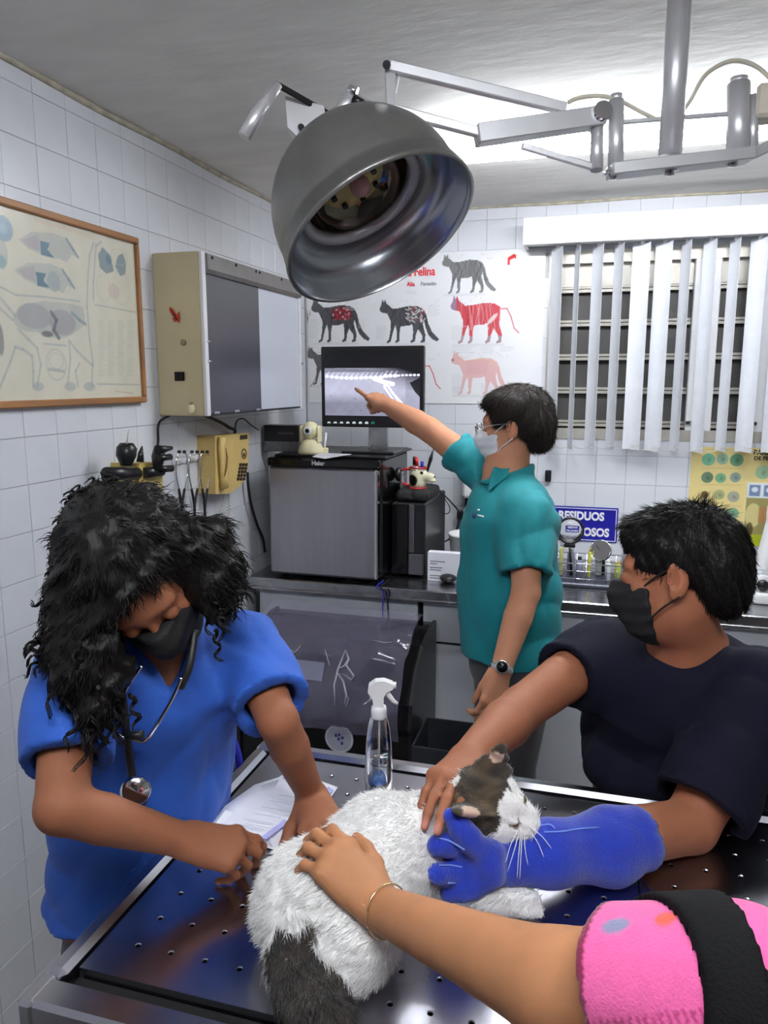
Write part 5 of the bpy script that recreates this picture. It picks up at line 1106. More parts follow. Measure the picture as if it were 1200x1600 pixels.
def sleeve(B, S, E, t, r0, r1, k=.045, opening=None, ext=.0):
    S, E = np.asarray(S), np.asarray(E); d = nz(E-S); h = S+(E-S)*t; B.u(inter(cap(S, h+d*.06, r0, r1), plane(h, d)), k)
    if opening: B.sub(cap(h+d*.08, h-d*.02, opening, opening*.9), .002)
    return h, d
def on_surf(B, x, y, d0, off=.0):
    q = at(x, y, d0); r_ = ray(x, y)
    for _ in range(70):
        dd = B.ev(q[None])[0]
        if dd < .0008: break
        q = q+r_*dd*.75
    return q-r_*off
def skinpaint(P, col, lip=None):
    r = nz(col)*0; c = np.array(col); out = []
    if lip is not None: out.append(dot(P(0, .10, -.068), .022, lip, .5, .6))
    for q in (-1, 1): out += [dot(P(q*x_, .094, .017), .0065, c*.25, .8, .6) for x_ in (.018, .027, .036, .044)]; out.append(dot(P(q*.05, .085, -.03), .022, c*np.array([1.08, .85, .82]), .8, .4)); out.append(dot(P(q*.082, 0, -.01), .028, c*np.array([1.08, .82, .78]), .8, .5))
    return out
def mottled(v, C):
    n = np.sin(v@V(37, 51, 29))+np.sin(v@V(-61, 23, 47)+1)+np.sin(v@V(90, -70, 60)+2); return C*(1+.02*n[:, None])
def skin_mat(nm): return mat(nm, (1, 1, 1), .6, attr=True, var=.03, scale=60, sub=.12, bump=.05, bscale=220, spec=.3)
def torso(B, hip, waist, chest, neck, l, w=(.165, .135, .160), dp=(.11, .095, .11), k=.05):
    B.u(stack(hip, waist, (w[0], dp[0]), (w[1], dp[1]), l), k).u(stack(waist, chest, (w[1], dp[1]), (w[2], dp[2]), l), k).u(stack(chest, neck, (w[2]*.92, dp[2]*.95), (.075, .065), l), k)
def legs_part(parent, hip, l, feet, m, shoe_m, r=(.09, .062, .05), spread=.085, h=.006, top=None, w=1.0):
    B = Body(); hipc = np.array(hip); ks = []
    B.u(ell(hipc+V(0, 0, .02), (.165*w, .130*w, .125), [nz(l), nz(np.cross((0, 0, 1), l)), V(0, 0, 1)]), .03)
    for q, ft in zip((-1, 1), feet):
        H = hipc+nz(l)*q*spread; F = np.array(ft); kn = (H+F)/2+nz(np.cross(l, (0, 0, 1)))*.02
        B.u(cap(H, kn, r[0], r[1]), .03).u(cap(kn, F+V(0, 0, .05), r[1], r[2]), .03)
    if top is not None: B.cut(top)
    B.cut(plane((0, 0, .035), (0, 0, -1))); B.disp = ripple(.003, (14, 22, 34), 5); B.margin = .01
    lo = np.minimum(np.min(feet, 0), hipc)-V(.24, .24, .05); hi = np.maximum(np.max(feet, 0), hipc)+V(.24, .24, .2); lo[2] = 0
    B.build('trousers', m, parent, lo, hi, h)
    fd = nz(np.cross(l, (0, 0, 1)))*1
    for ft in feet:
        b = Body(); F = np.array(ft); b.u(ell(F+fd*.05+V(0, 0, .02), (.045, .125, .045), [nz(l), fd, V(0, 0, 1)]), .01).u(cap(F+V(0, 0, .03), F+V(0, 0, .07), .045, .042), .03).cut(plane((0, 0, .0), (0, 0, -1)), .002); b.build('shoe', shoe_m, parent, F-V(.2, .2, .05), F+V(.2, .2, .14), .008)
def box_of(pts, m): P = np.array(pts); return P.min(0)-m, P.max(0)+m
m_tr = mat('dark_trousers', rgb(58, 58, 64), .8, var=.08, scale=50, sheen=.2); m_shoe = mat('dark_shoe', rgb(30, 28, 28), .5)
def fabric(nm, col, bump=.25, sc=350, **k): return mat(nm, col, .75, var=.05, scale=14, bump=bump, bscale=sc, sheen=.05, **k)
def mask_part(nm, P, A, m, parent, strap, sides=(-1, 1), straps=True, s=1.0):
    b = Body(); l, f, u = A
    b.u(ell(P(0, .028, -.042), (.070*s, .079*s, .080*s), A), .02).u(ell(P(0, .108, -.038), (.024*s, .022*s, .030*s), A), .035).u(ell(P(0, .055, -.088), (.042*s, .044*s, .034*s), A), .03)
    b.sub(ell(P(0, .024, -.038), (.0605*s, .064*s, .070*s), A), .002); b.cut(plane(P(0, .045, 0), -f), .004); b.cut(plane(P(0, .1, -.008), nz(u-f*.30)), .004)
    c = P(0, .05, -.05); b.disp = lambda p: .0012*np.sin((p-c)@u*260)
    b.build('face_mask', m, parent, c-.14, c+.14, .004)
    if straps:
        for q in sides:
            for a_, e_ in ((-.022, .012), (-.085, -.040)):
                t = MB(); t.tube(spline([P(q*.056, .055, a_), P(q*.072, .03, (a_+e_)/2), P(q*.082, -.006, e_)], 5), .0018, 6); t.build('ear_loop', strap, parent)

# ------------------------------------------------------------------ the cat
ct = thing('cat', 'white cat with brown tabby head patch and dark tail crouching on the table', 'cat', tuple(V(-.2, .98, ZT)))
def tz(x, y, z): return on(x, y, 2, z)
cr_, cm, cc, cn, chd = tz(522, 1402, .968), tz(604, 1330, .972), tz(686, 1312, .962), tz(728, 1272, .995), tz(764, 1254, 1.045)
cf = cdir(.90, -.36, -.22); cu_ = nz(cdir(.10, .68, -.70)); cu_ = nz(cu_-cf*np.dot(cu_, cf)); cl_ = np.cross(cu_, cf); CA = [cl_, cf, cu_]
CP = lambda a, b, c: chd+cl_*a+cf*b+cu_*c
K = Body(); side_ = nz(np.cross(cm-cr_, (0, 0, 1)))
K.u(stack(cr_, cm, (.078, .070), (.074, .068), side_), .03).u(stack(cm, cc, (.074, .068), (.058, .058), side_), .05)
K.u(ell(cr_+V(-.01, -.02, -.005), (.078, .082, .066)), .04).u(cap(cc, chd-cf*.02, .052, .042), .04)
K.u(ell(tz(556, 1462, .955), (.056, .075, .052)), .03).u(ell(tz(470, 1400, .96), (.05, .06, .055)), .04)           # haunches
K.u(cap(tz(575, 1478, .93), tz(545, 1500, .915), .024, .017), .02)
# head
K.u(ell(chd, (.047, .048, .042), CA), .02).u(ell(CP(0, .040, -.010), (.030, .036, .026), CA), .02).u(ell(CP(0, .058, -.014), (.022, .020, .018), CA), .01).u(ell(CP(0, .048, -.030), (.018, .022, .013), CA), .01)
for q in (-1, 1):
    K.u(ell(CP(q*.026, .018, -.014), (.024, .026, .022), CA), .02); K.u(ell(CP(q*.011, .068, -.017), (.011, .010, .010), CA), .006)
    e0 = CP(q*.032, -.012, .026); e1 = CP(-.064, -.036, .062) if q < 0 else CP(.044, -.016, .080); K.u(stack(e0, e1, (.030, .011), (.011, .006), (cf*.9+cu_*.3) if q < 0 else cf*.9+cl_*.35), .008)
    K.sub(ell(CP(q*.019, .045, .016), (.008, .007, .006), CA), .006); K.u(ell(CP(q*.018, .038, .015), (.0085,)*3), .001)
# forelegs and paws
p0, p1, p2 = tz(700, 1372, .93), tz(765, 1405, .928), tz(815, 1411, .921)
K.u(cap(cc+V(0, -.03, -.015), p0, .045, .030), .03).u(cap(p0, p1, .028, .023), .02).u(cap(p1, p2, .022, .020), .015).u(ell(p2+cdir(1, -.02, 0)*.004, (.024, .022, .018)), .01)
for k_ in (-1, 0, 1): K.u(ell(p2+RGT*.020+V(RGT[1], -RGT[0], 0)*k_*.010-V(0, 0, .006), (.010, .007, .009)), .004)
K.u(cap(cc+V(.02, .03, -.03), tz(800, 1345, .92), .035, .022), .02).u(ell(tz(806, 1346, .918), (.024, .02, .016)), .01)
tl = [tz(478, 1462, .965), tz(470, 1500, .945), tz(482, 1545, .935), tz(505, 1592, .934), tz(522, 1640, .925)]
for a, b_, r0, r1 in zip(tl[:-1], tl[1:], (.034, .036, .034, .030), (.036, .034, .030, .024)): K.u(cap(a, b_, r0, r1), .02)
K.cut(plane((0, 0, ZT+.0015), (0, 0, -1)), .006); K.disp = ripple(.0022, (60, 90, 140), 9); K.margin = .008
WH, BR, BK = rgb(250, 249, 247), rgb(92, 76, 54), rgb(36, 30, 25)
def catcol(v, C):
    g = lambda k, s: np.sin(v@V(*k)*s)
    wv = v+.006*np.sin(v@V(120, -90, 70))[:, None]*cl_+.006*np.sin(v@V(-80, 130, 95)+1)[:, None]*cf; stripe = np.clip(.35+.3*np.sin(wv@V(95, 60, -40)+2.5*np.sin(wv@V(40, -75, 60)))+.2*np.sin(wv@V(-150, 210, 90)+3*np.sin(wv@cf*60)), 0, 1); col = np.ones((len(v), 3))*np.array(WH); col *= (1-.04*(np.sin(v@V(30, -22, 41))[:, None]*.5+.5))
    q = np.stack([(v-chd)@cl_, (v-chd)@cf, (v-chd)@cu_], 1)
    wob = .006*np.sin(v@V(140, 90, 60))+.004*np.sin(v@V(-200, 160, 120))
    pt = (np.linalg.norm((q-V(.004, -.008, .028))/V(.095, .046, .070), axis=1) < 1+wob*8) & (q[:, 2] > -.006+wob*.5) & (q[:, 1] < .018+wob) & ~((np.abs(q[:, 0]-.002) < .010) & (q[:, 1] > .014))
    for s in (-1, 1):
        pt |= cap(CP(s*.036, -.014, .040), CP(-.066, -.038, .066) if s < 0 else CP(.046, -.017, .088), .024)(v) < .004
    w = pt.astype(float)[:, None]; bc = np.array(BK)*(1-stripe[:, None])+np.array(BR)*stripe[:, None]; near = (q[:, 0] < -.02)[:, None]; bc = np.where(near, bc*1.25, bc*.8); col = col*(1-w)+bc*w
    for s in (-1, 1):
        ein = (np.linalg.norm(q-(V(-.054, -.020, .054) if s < 0 else V(.036, -.014, .066)), axis=1) < (.0155 if s < 0 else .010)); col[ein] = rgb(214, 184, 164)
    col[np.linalg.norm(q-V(0, .078, -.012), axis=1) < .0075] = rgb(200, 140, 136)
    for s in (-1, 1):
        col[np.linalg.norm((q-V(s*.021, .046, .016))/V(.010, .012, .0035), axis=1) < 1] = rgb(150, 122, 110)
    d = np.full(len(v), 9.0)
    for a, b_ in zip(tl[:-1], tl[1:]): d = np.minimum(d, cap(a, b_, .037)(v))
    ta = tl[0]*.5+tl[1]*.5; tail = (d < .006) & ((v-ta)@nz(tl[2]-tl[0]) > -.012+.01*np.sin(v@V(90, 40, 20))); s2 = (.5+.5*np.sin(v@V(160, 120, 60)+2*np.sin(v@V(60, 200, 90))))[:, None]
    return np.where(tail[:, None], np.array(rgb(16, 13, 11))*(1-s2)+np.array(rgb(50, 40, 30))*s2, col)
lo, hi = box_of([cr_, cm, cc, chd, p2, tl[-1], tl[0], CP(0, 0, .08)], .11)
m_fur = mat('cat_fur', (1, 1, 1), .9, attr=True, var=.03, scale=200, sheen=.3)
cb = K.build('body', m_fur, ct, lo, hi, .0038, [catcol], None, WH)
pts, nn = surf_samples(K.v, K.q, 60000, 3, lambda c, n: (np.linalg.norm(c-CP(0, .075, -.012), axis=1) > .016) & (np.linalg.norm(c-p2, axis=1) > .0))
flow = np.where((np.linalg.norm(pts-chd, axis=1) < .09)[:, None], -cf, nz(cr_-cc)); isT = (cap(tl[0], tl[1], .045)(pts) < 0)|(cap(tl[1], tl[3], .045)(pts) < 0); flow = np.where(isT[:, None], nz(tl[3]-tl[0]), flow)
fl = flow-nn*np.sum(flow*nn, 1)[:, None]; g_ = np.random.default_rng(8); dirs = nn*.38+fl*1.0+g_.normal(size=nn.shape)*.22
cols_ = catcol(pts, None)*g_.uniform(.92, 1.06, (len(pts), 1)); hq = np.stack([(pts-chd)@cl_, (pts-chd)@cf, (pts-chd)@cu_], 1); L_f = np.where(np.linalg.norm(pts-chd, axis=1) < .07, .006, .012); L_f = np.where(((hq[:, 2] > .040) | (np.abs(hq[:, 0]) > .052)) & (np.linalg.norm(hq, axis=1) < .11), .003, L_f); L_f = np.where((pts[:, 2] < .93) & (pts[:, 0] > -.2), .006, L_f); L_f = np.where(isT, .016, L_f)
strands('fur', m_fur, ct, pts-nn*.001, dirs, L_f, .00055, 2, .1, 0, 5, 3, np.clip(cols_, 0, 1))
m_whisk = mat('whisker', rgb(245, 245, 245), .4)
for q in (-1, 1):
    b = MB(); b.ball(CP(q*.0185, .0425, .0155), (.0070, .006, .0022), 12, 6, CA); b.build('eye', mat('cat_eye', rgb(92, 84, 50), .15), ct)

# ------------------------------------------------------------------ person with pink sleeve (front right)
pk = thing('person', 'person in pink embroidered blouse pressing a bare arm on the cat, lower right', 'person', (.28, .34, 0))
pK = on_surf(K, 532, 1347, .7, .012); pW = on_surf(K, 596, 1420, .7, .026); pE, pS = at(872, 1542, .70), at(1160, 1562, .60)
SK = rgb(172, 120, 84); Bd = Body(); pS2 = V(.50, .36, 1.20); ck = V(.30, .38, 1.13); nk = V(.31, .42, 1.27); hp = V(.30, .26, .88)
torso(Bd, hp, V(.30, .30, 1.0), ck, nk, V(1, -.1, 0))
arm(Bd, pS, pE, pW, (.052, .050, .049, .0385, .0262)); arm(Bd, pS2, V(.55, .44, .98), V(.46, .60, .945), (.050, .046, .040, .041, .027))
tips = hand(Bd, pW+nz(pK-pW)*.004, pK-pW, V(0.05, -.12, 1), True, .93, None, [(.25, .75, .6), (.35, .8, .6), (.4, .85, .6), (.4, .8, .6)], .08, (.55, .80, -.10), .35, 1.0)
tp2_ = hand(Bd, V(.46, .60, .945), V(-.3, 1, -.15), V(0, .1, 1), False, .93, (.15, .25, .2))
hc = V(.31, .50, 1.41); Bd.u(cap(nk, hc-V(0, .02, .06), .055, .052), .03); PP, PA = head(Bd, hc, V(-.55, .7, -.4), V(-.2, .3, 1))
lo, hi = box_of([hp, pS, pE, pW, pK, pS2, hc, V(.46, .72, .9)], .13)
Bd.build('body', skin_mat('skin_tan'), pk, lo, hi, .0038, [dot(K_, .02, np.array(SK)*[1.0, .86, .82], 1, .35) for K_ in [t[0] for t in tips]]+[mottled]+skinpaint(PP, SK, rgb(150, 80, 76)), None, SK)
nails('pink_hand', tips, rgb(214, 150, 140), pk)
mp = mat('pink_cotton', (1, 1, 1), .8, attr=True, var=.05, scale=120, bump=.35, bscale=420, sheen=.2); PKC = rgb(228, 96, 158)
Sh = Body(); sd = nz(pE-pS); torso(Sh, hp-V(0, 0, .06), V(.30, .30, 1.0), ck, nk-V(0, 0, .03), V(1, -.1, 0), (.185, .155, .178), (.13, .115, .125))
he, sd = sleeve(Sh, pS, pE, .64, .072, .069, .05, .060); Sh.u(cap(pS2, V(.535, .41, 1.06), .072, .066), .05)
fo = folds(.0045, [(np.cross(sd, FWD), 42), (UPV+sd*.4, 60), (V(1, .3, 0), 34)], 21)
Sh.disp = fo; Sh.margin = .012
Sh.sub(ell(nk+V(-.02, .05, .03), (.08, .09, .07)), .01)
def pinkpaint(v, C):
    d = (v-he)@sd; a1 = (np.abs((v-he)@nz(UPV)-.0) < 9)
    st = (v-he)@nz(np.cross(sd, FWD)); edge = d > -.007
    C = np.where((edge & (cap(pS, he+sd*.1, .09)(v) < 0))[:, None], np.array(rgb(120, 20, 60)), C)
    for off, w in ((-.022, .0045), (.040, .0040)):
        band = (np.abs(st-off-.15*d) < w) & (d > -.16) & (np.sin(d*900+st*300) > -.2); C = np.where(band[:, None], C*np.array([.62, .35, .5]), C)
    return C
S1, S2 = at(962, 1455, .64), at(1040, 1424, .62)
lo, hi = box_of([hp, pS, he, pS2, nk], .14)
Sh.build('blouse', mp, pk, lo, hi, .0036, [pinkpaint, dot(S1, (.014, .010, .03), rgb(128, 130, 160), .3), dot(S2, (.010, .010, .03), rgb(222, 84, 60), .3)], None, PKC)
m_strap = mat('black_webbing', rgb(7, 7, 8), .8, var=.1, scale=80, bump=.3, bscale=300, spec=.2)
Bs = Body(); o = pS; sx = nz(cdir(1, -.16, .0)); a0 = at(1142, 1500, .56)
Bs.u(lambda p: np.abs(Sh.ev(p)-.003)-.0040, 0).cut(lambda p: np.abs((p-a0)@sx)-.0195, .001).cut(plane(V(0, 0, 1.02), (0, 0, -1))).cut(lambda p: np.linalg.norm(p-a0, axis=1)-.22)
Bs.margin = .01; Bs.build('shoulder_strap', m_strap, pk, a0-.22, a0+.22, .0032)
Bh = Body(); Bh.u(ell(hc+V(.02, -.03, .03), (.10, .11, .10)), .02).u(ell(hc+V(.04, -.05, -.08), (.085, .06, .12)), .04).sub(ell(PP(0, .07, -.03), (.075, .06, .085), PA), .02); Bh.disp = ripple(.004, (60, 90), 2); Bh.margin = .01
m_hair = mat('black_hair', rgb(13, 11, 10), .5, var=.2, scale=90, bump=.5, bscale=160, stretch=(1, 1, .2), spec=.25)
Bh.build('hair', m_hair, pk, hc-.22, hc+.2, .006)
b = MB(); wd = nz(pE-pW); b.tube([pW+wd*.012+(math.cos(t)*nz(np.cross(wd, (0, 0, 1)))+math.sin(t)*nz(np.cross(np.cross(wd, (0, 0, 1)), wd)))*.0305 for t in np.linspace(0, 2*math.pi, 33)], .0011, 7, cap=False); b.build('bracelet', mat('pale_gold', rgb(226, 204, 160), .2, .9), pk)
legs_part(pk, (.30, .24, .88), V(1, -.1, 0), [(.22, .22, 0), (.39, .2, 0)], m_tr, m_shoe, h=.01)

# ------------------------------------------------------------------ woman in blue scrubs (left)
wm = thing('person', 'woman with long black curly hair in blue scrubs and black mask, left of the table', 'person', (-.88, 1.1, 0))
SKW = rgb(144, 92, 66)
rS, rE, rW = at(112, 1052, 1.16), at(96, 1262, 1.02), at(284, 1312, 1.115); rK = tz(352, 1322, .962)
lS, lE, lW = at(385, 1008, 1.31), at(434, 1126, 1.17), tz(486, 1242, .955); lK = tz(500, 1300, .945)
ch, nk = at(248, 1060, 1.27), at(238, 985, 1.24); wa, hp = at(222, 1235, 1.33), at(205, 1400, 1.36); ax = nz(lS-rS)
hC = at(216, 898, 1.13); hf = cdir(.36, -.70, -.50); hl = cdir(.86, .46, .06); hu = np.cross(hf, hl); hu = nz(hu)
if np.dot(hu, UPV) < 0: hu = -hu
Bd = Body(); torso(Bd, hp, wa, ch, nk, ax, (.13, .110, .130), (.10, .09, .10)); arm(Bd, rS, rE, rW, (.042, .038, .034, .034, .0245)); arm(Bd, lS, lE, lW, (.042, .036, .031, .032, .023))
Bd.u(cap(nk, hC-hu*.07-hf*.01, .052, .05), .03); HP, HA = head(Bd, hC, hf, hu, .97)
tipR = hand(Bd, rW, rK-rW, cdir(-.25, .75, -.60), False, .90, None, [(.35, .55, .35), (.55, .8, .5), (.75, 1.0, .6), (.85, 1.1, .7)], .03, (.12, .95, -.35), .05)
tipL = hand(Bd, lW, lK-lW, V(-.2, -.35, 1), True, .90, (.1, .25, .2), None, .08, (.7, .6, -.2))
lo, hi = box_of([hp, rE, lE, rS, lS, rW, lW, hC, rK+.04, lK+V(.0, .06, 0)], .13)
Bd.build('body', skin_mat('skin_brown'), wm, lo, hi, .0042, skinpaint(HP, SKW, rgb(140, 70, 66))+[mottled], None, SKW)
nails('woman_hand', tipR+tipL, rgb(206, 150, 136), wm)
m_scr = fabric('blue_scrub_cloth', rgb(38, 88, 182)); Sh = Body(); torso(Sh, hp-V(0, 0, .02), wa, ch, nk-(nk-ch)*.25, ax, (.150, .138, .148), (.135, .12, .12))
h1, d1 = sleeve(Sh, rS, rE, .68, .060, .063, .045, .050); h2, d2 = sleeve(Sh, lS, lE, .80, .060, .061, .04, .048)
fr_ = nz(np.cross((0, 0, 1), ax)); fr_ = fr_ if np.dot(fr_, FWD) < 0 else -fr_; vb_ = at(272, 1082, 1.15); l1 = nz(vb_-at(190, 985, 1.2)); l2 = nz(vb_-at(318, 975, 1.22)); n1 = nz(np.cross(l1, fr_)); n2 = nz(np.cross(l2, fr_))
n1 = n1 if np.dot(n1, at(318, 975, 1.2)-vb_) > 0 else -n1; n2 = n2 if np.dot(n2, at(190, 985, 1.2)-vb_) > 0 else -n2
Sh.sub(inter(plane(vb_, -n1), plane(vb_, -n2), plane(ch, -fr_)), .003)
Sh.cut(plane(at(175, 1422, 1.3), nz((0, 0, -1)+fr_*.0)), .003)
rip = folds(.0050, [(ax+V(0, 0, .8), 30), (ax-V(0, 0, .3), 40), (V(0, 0, 1)-ax*.4, 34), (d1, 26)], 31); Sh.disp = rip; Sh.margin = .014
lo, hi = box_of([hp-V(0, 0, .05), rE, lE, rS, lS, nk], .2); Sh.build('scrub_top', m_scr, wm, lo, hi, .0055)
legs_part(wm, hp+V(.035, 0, -.06), ax, [(-.94, 1.10, 0), (-.84, 1.26, 0)], mat('grey_trousers', rgb(96, 98, 104), .8, var=.06, scale=50), m_shoe, h=.01, r=(.078, .058, .05), spread=.07, w=.76)
mask_part('mask', HP, HA, mat('black_mask', rgb(14, 14, 16), .75, var=.1, bump=.2, bscale=300), wm, m_blackm, straps=False, s=.97)
# hair: mass plus curls
Hh = Body(); hb = lambda a, b_, c: HP(a, b_, c)
Hh.u(ell(hb(0, -.018, .040), (.090, .098, .084), HA), .02).u(ell(hb(0, -.08, .0), (.088, .06, .09), HA), .04)
q1 = [at(152, 880, 1.12), at(140, 960, 1.10), at(138, 1035, 1.06), at(152, 1095, 1.04)]; q2 = [at(318, 850, 1.13), at(335, 900, 1.13), at(330, 945, 1.13)]
for L__, rs in ((q1, (.058, .056, .046, .028)), (q2, (.045, .036, .026))):
    for a, b_, r0, r1 in zip(L__[:-1], L__[1:], rs[:-1], rs[1:]): Hh.u(cap(a, b_, r0, r1), .03)
Hh.u(ell(at(160, 800, 1.16), (.055, .05, .04)), .02).u(ell(at(130, 845, 1.15), (.030,)*3), .02).u(cap(at(175, 900, 1.05), at(170, 1030, 1.06), .04, .035), .03)
Hh.sub(ell(hb(0.0, .094, -.045), (.060, .058, .075), HA), .012).sub(ell(hb(.012, .094, .028), (.058, .045, .040), HA), .015)
Hh.disp = ripple(.0055, (45, 70, 100, 150), 6); Hh.margin = .02
lo, hi = box_of([hb(0, 0, 0), q1[-1], q2[-1], hb(0, -.1, 0)], .15); Hh.build('hair', m_hair, wm, lo, hi, .005)
fcx = hb(0, .10, -.02); pts, nn = surf_samples(Hh.v, Hh.q, 6500, 5, lambda c, n: (np.linalg.norm(c-fcx, axis=1) > .085)); g_ = np.random.default_rng(3)
part_ = hb(0, -.01, .14); away = pts-part_; fl = away-nn*np.sum(away*nn, 1)[:, None]; fl /= np.linalg.norm(fl, axis=1, keepdims=True)+1e-9
m_curl = mat('black_curl', rgb(15, 12, 11), .45, var=.2, scale=60, spec=.25)
strands('curl', m_curl, wm, pts-nn*.002, fl*1.0+nn*.02+V(0, 0, -.1)+g_.normal(size=pts.shape)*.10, .032, .0014, 7, .35, .0016, 4, 3)
def locks(n, c, spread_, L, dr, seed, R_=.006):
    g = np.random.default_rng(seed); B_ = MB()
    for _ in range(n):
        s0 = at(c[0]+g.normal()*spread_[0], c[1]+g.normal()*spread_[1], c[2]+g.normal()*.015); d = nz(np.array(dr)+g.normal(size=3)*.35); a_, b_, _d = frame_to(d); ln = L*g.uniform(.6, 1.2); tn = g.uniform(1.2, 2.2); p0 = g.uniform(0, 6.3)
        for q in range(3):
            r_ = R_*g.uniform(.8, 1.3); B_.tube([s0+d*ln*t+r_*(.4+.6*t)*(math.cos(p0+q*.5+t*tn*6.3)*a_+math.sin(p0+q*.5+t*tn*6.3)*b_)+V(0, 0, -.012*t*t) for t in np.linspace(0, 1, 13)], [.0022*(1-t*.85)+.0003 for t in np.linspace(0, 1, 13)], 5)
    B_.build('curl', m_curl, wm, kind='stuff')
locks(30, (150, 1095, 1.04), (18, 16), .06, V(0, 0, -1), 1, .007); locks(26, (96, 990, 1.08), (10, 26), .045, cdir(-.7, -.6, 0), 2); locks(26, (332, 925, 1.12), (8, 24), .04, cdir(.5, -.7, 0), 3)
locks(40, (160, 785, 1.14), (26, 10), .03, cdir(-.4, .7, 0), 4, .008); locks(30, (112, 850, 1.13), (8, 26), .03, cdir(-.8, .1, 0), 5, .008); locks(24, (130, 1040, 1.04), (20, 20), .05, V(0, 0, -1), 6)
# hair clip sheen lock and stethoscope round the neck
st = thing('stethoscope', 'black stethoscope with chrome ear tubes around the neck of the woman in scrubs', 'stethoscope', tuple(at(215, 1230, 1.1)))
sf = fr_; T = lambda x, y, d: at(x, y, d)
b = MB(); b.tube(spline([T(178, 1010, 1.13), T(186, 1060, 1.115), T(194, 1110, 1.115), T(198, 1150, 1.12), T(203, 1190, 1.13), T(208, 1222, 1.135)], 8), .0062, 10); b.build('rubber_tube', m_rubber, st)
b = MB(); b.tube(spline([T(305, 985, 1.14), T(296, 1040, 1.12), T(282, 1075, 1.12)], 8), .0062, 10); b.build('rubber_tube', m_rubber, st)
b = MB(); b.tube(spline([T(222, 1040, 1.10), T(200, 1072, 1.10), T(181, 1115, 1.10), T(180, 1142, 1.105), T(192, 1152, 1.11), T(204, 1152, 1.11)], 8), .0028, 8); b.build('ear_tube', m_chrome, st)
b = MB(); b.tube(spline([T(284, 1058, 1.11), T(270, 1090, 1.11), T(248, 1128, 1.11), T(228, 1156, 1.115), T(214, 1157, 1.115), T(204, 1150, 1.115)], 8), .0028, 8); b.build('ear_tube', m_chrome, st)
b = MB(); b.tube([T(197, 1150, 1.112), T(224, 1148, 1.112)], .0065, 10); b.build('yoke', m_rubber, st)
q = T(212, 1236, 1.125); sn = cdir(.35, .1, -1); b = MB(); b.lathe([(.010, -.010), (.021, -.008), (.0225, 0), (.019, .004), (0, .005)], q, sn, 24); b.build('chest_piece', m_chrome, st); b = MB(); b.lathe([(.019, -.014), (.015, -.009)], q+V(0, 0, -.014), sn, 20); b.build('bell', m_rubber, st)
b = MB(); b.tube([T(207, 1214, 1.13), T(209, 1230, 1.125)], .0075, 12); b.build('stem', m_chrome, st)
# blue bag strap and bag hanging behind her
bag = thing('blue_bag', 'blue bag with a looped handle hanging behind the woman in scrubs', 'bag', tuple(at(345, 1225, 1.55)))
b = MB(); b.tube(spline([at(362, 1150, 1.52), at(374, 1190, 1.52), at(368, 1225, 1.52), at(345, 1246, 1.52), at(320, 1255, 1.53)], 8), .010, 10, sy=.5); b.build('strap', m_blue, bag)
b = MB(); b.tube([at(362, 1150, 1.52), at(364, 1120, 1.52)], .005, 8); b.build('buckle', mat('pale_green_clip', rgb(150, 180, 150), .4), bag)
bb = Body(); bb.u(boxf(at(320, 1290, 1.6), (.08, .06, .09), None, .03), 0); bb.disp = ripple(.006, (20, 40), 3); bb.margin = .01; c0 = at(320, 1290, 1.6); bb.build('pouch', m_blue, bag, c0-.16, c0+.16, .008)

# ------------------------------------------------------------------ man in green at the back
mn = thing('person', 'man in teal short-sleeved shirt and white mask pointing at the monitor', 'person', (-.27, 2.35, 0))
SKT = rgb(190, 134, 104); TS = 2.34
nS, nE, nW = at(822, 800, 2.20), at(822, 925, 2.13), at(783, 1046, 2.08); nK = at(768, 1082, 2.07)
fS, fE, fW, fK = at(762, 742, 2.46), at(672, 672, 2.58), at(606, 634, 2.72), at(586, 622, 2.78)
ch, nk = at(795, 815, 2.34), at(790, 735, 2.34); wa, hp = at(795, 925, 2.36), at(802, 1020, 2.38); ax = nz(fS-nS)*-1
ax = nz(ax-V(0, 0, 1)*ax[2]); hC = at(804, 662, 2.32); hf = cdir(-.93, -.06, .34)
Bd = Body(); torso(Bd, hp, wa, ch, nk, ax, (.15, .13, .145), (.12, .115, .115)); arm(Bd, nS, nE, nW, (.050, .046, .040, .041, .029)); arm(Bd, fS, fE, fW, (.050, .046, .042, .043, .029))
Bd.u(cap(nk, hC-V(0, 0, .06), .06, .056), .03); TP, TA = head(Bd, hC, hf, V(0, 0, 1), 1.0)
tn = hand(Bd, nW, cdir(-.30, -1, -.05), cdir(.35, -.1, -.9), True, 1.0, (.40, .7, .5), None, .02, (.15, .95, -.4), .2); pf = nz(fK-fW)
tf = hand(Bd, fW, pf, cdir(.35, .55, -.75), False, 1.0, None, [(-.15, .1, .05), (1.2, 1.4, .9), (1.3, 1.4, .9), (1.3, 1.4, .9)], .02, (-.1, .85, -.6), .4)
lo, hi = box_of([hp, nE, nS, fS, fE, fW, nW, hC, nK-V(0, 0, .06), fK+pf*.12], .13)
Bd.build('body', skin_mat('skin_light_brown'), mn, lo, hi, .0055, skinpaint(TP, SKT)+[mottled], None, SKT)
m_teal = fabric('teal_cloth', rgb(0, 122, 130)); Sh = Body(); torso(Sh, hp-V(0, 0, .05), wa, ch, nk-V(0, 0, .02), ax, (.168, .158, .165), (.158, .145, .135))
h1, d1 = sleeve(Sh, nS, nE, .76, .068, .070, .05, .058); h2, d2 = sleeve(Sh, fS, fE, .52, .066, .068, .05, .056)
tf_ = nz(V(hf[0], hf[1], 0)); Sh.sub(ell(nk+tf_*.07+V(0, 0, .03), (.055, .055, .075)), .006); Sh.cut(plane(at(800, 1033, 2.3), V(0, 0, -1)), .003)
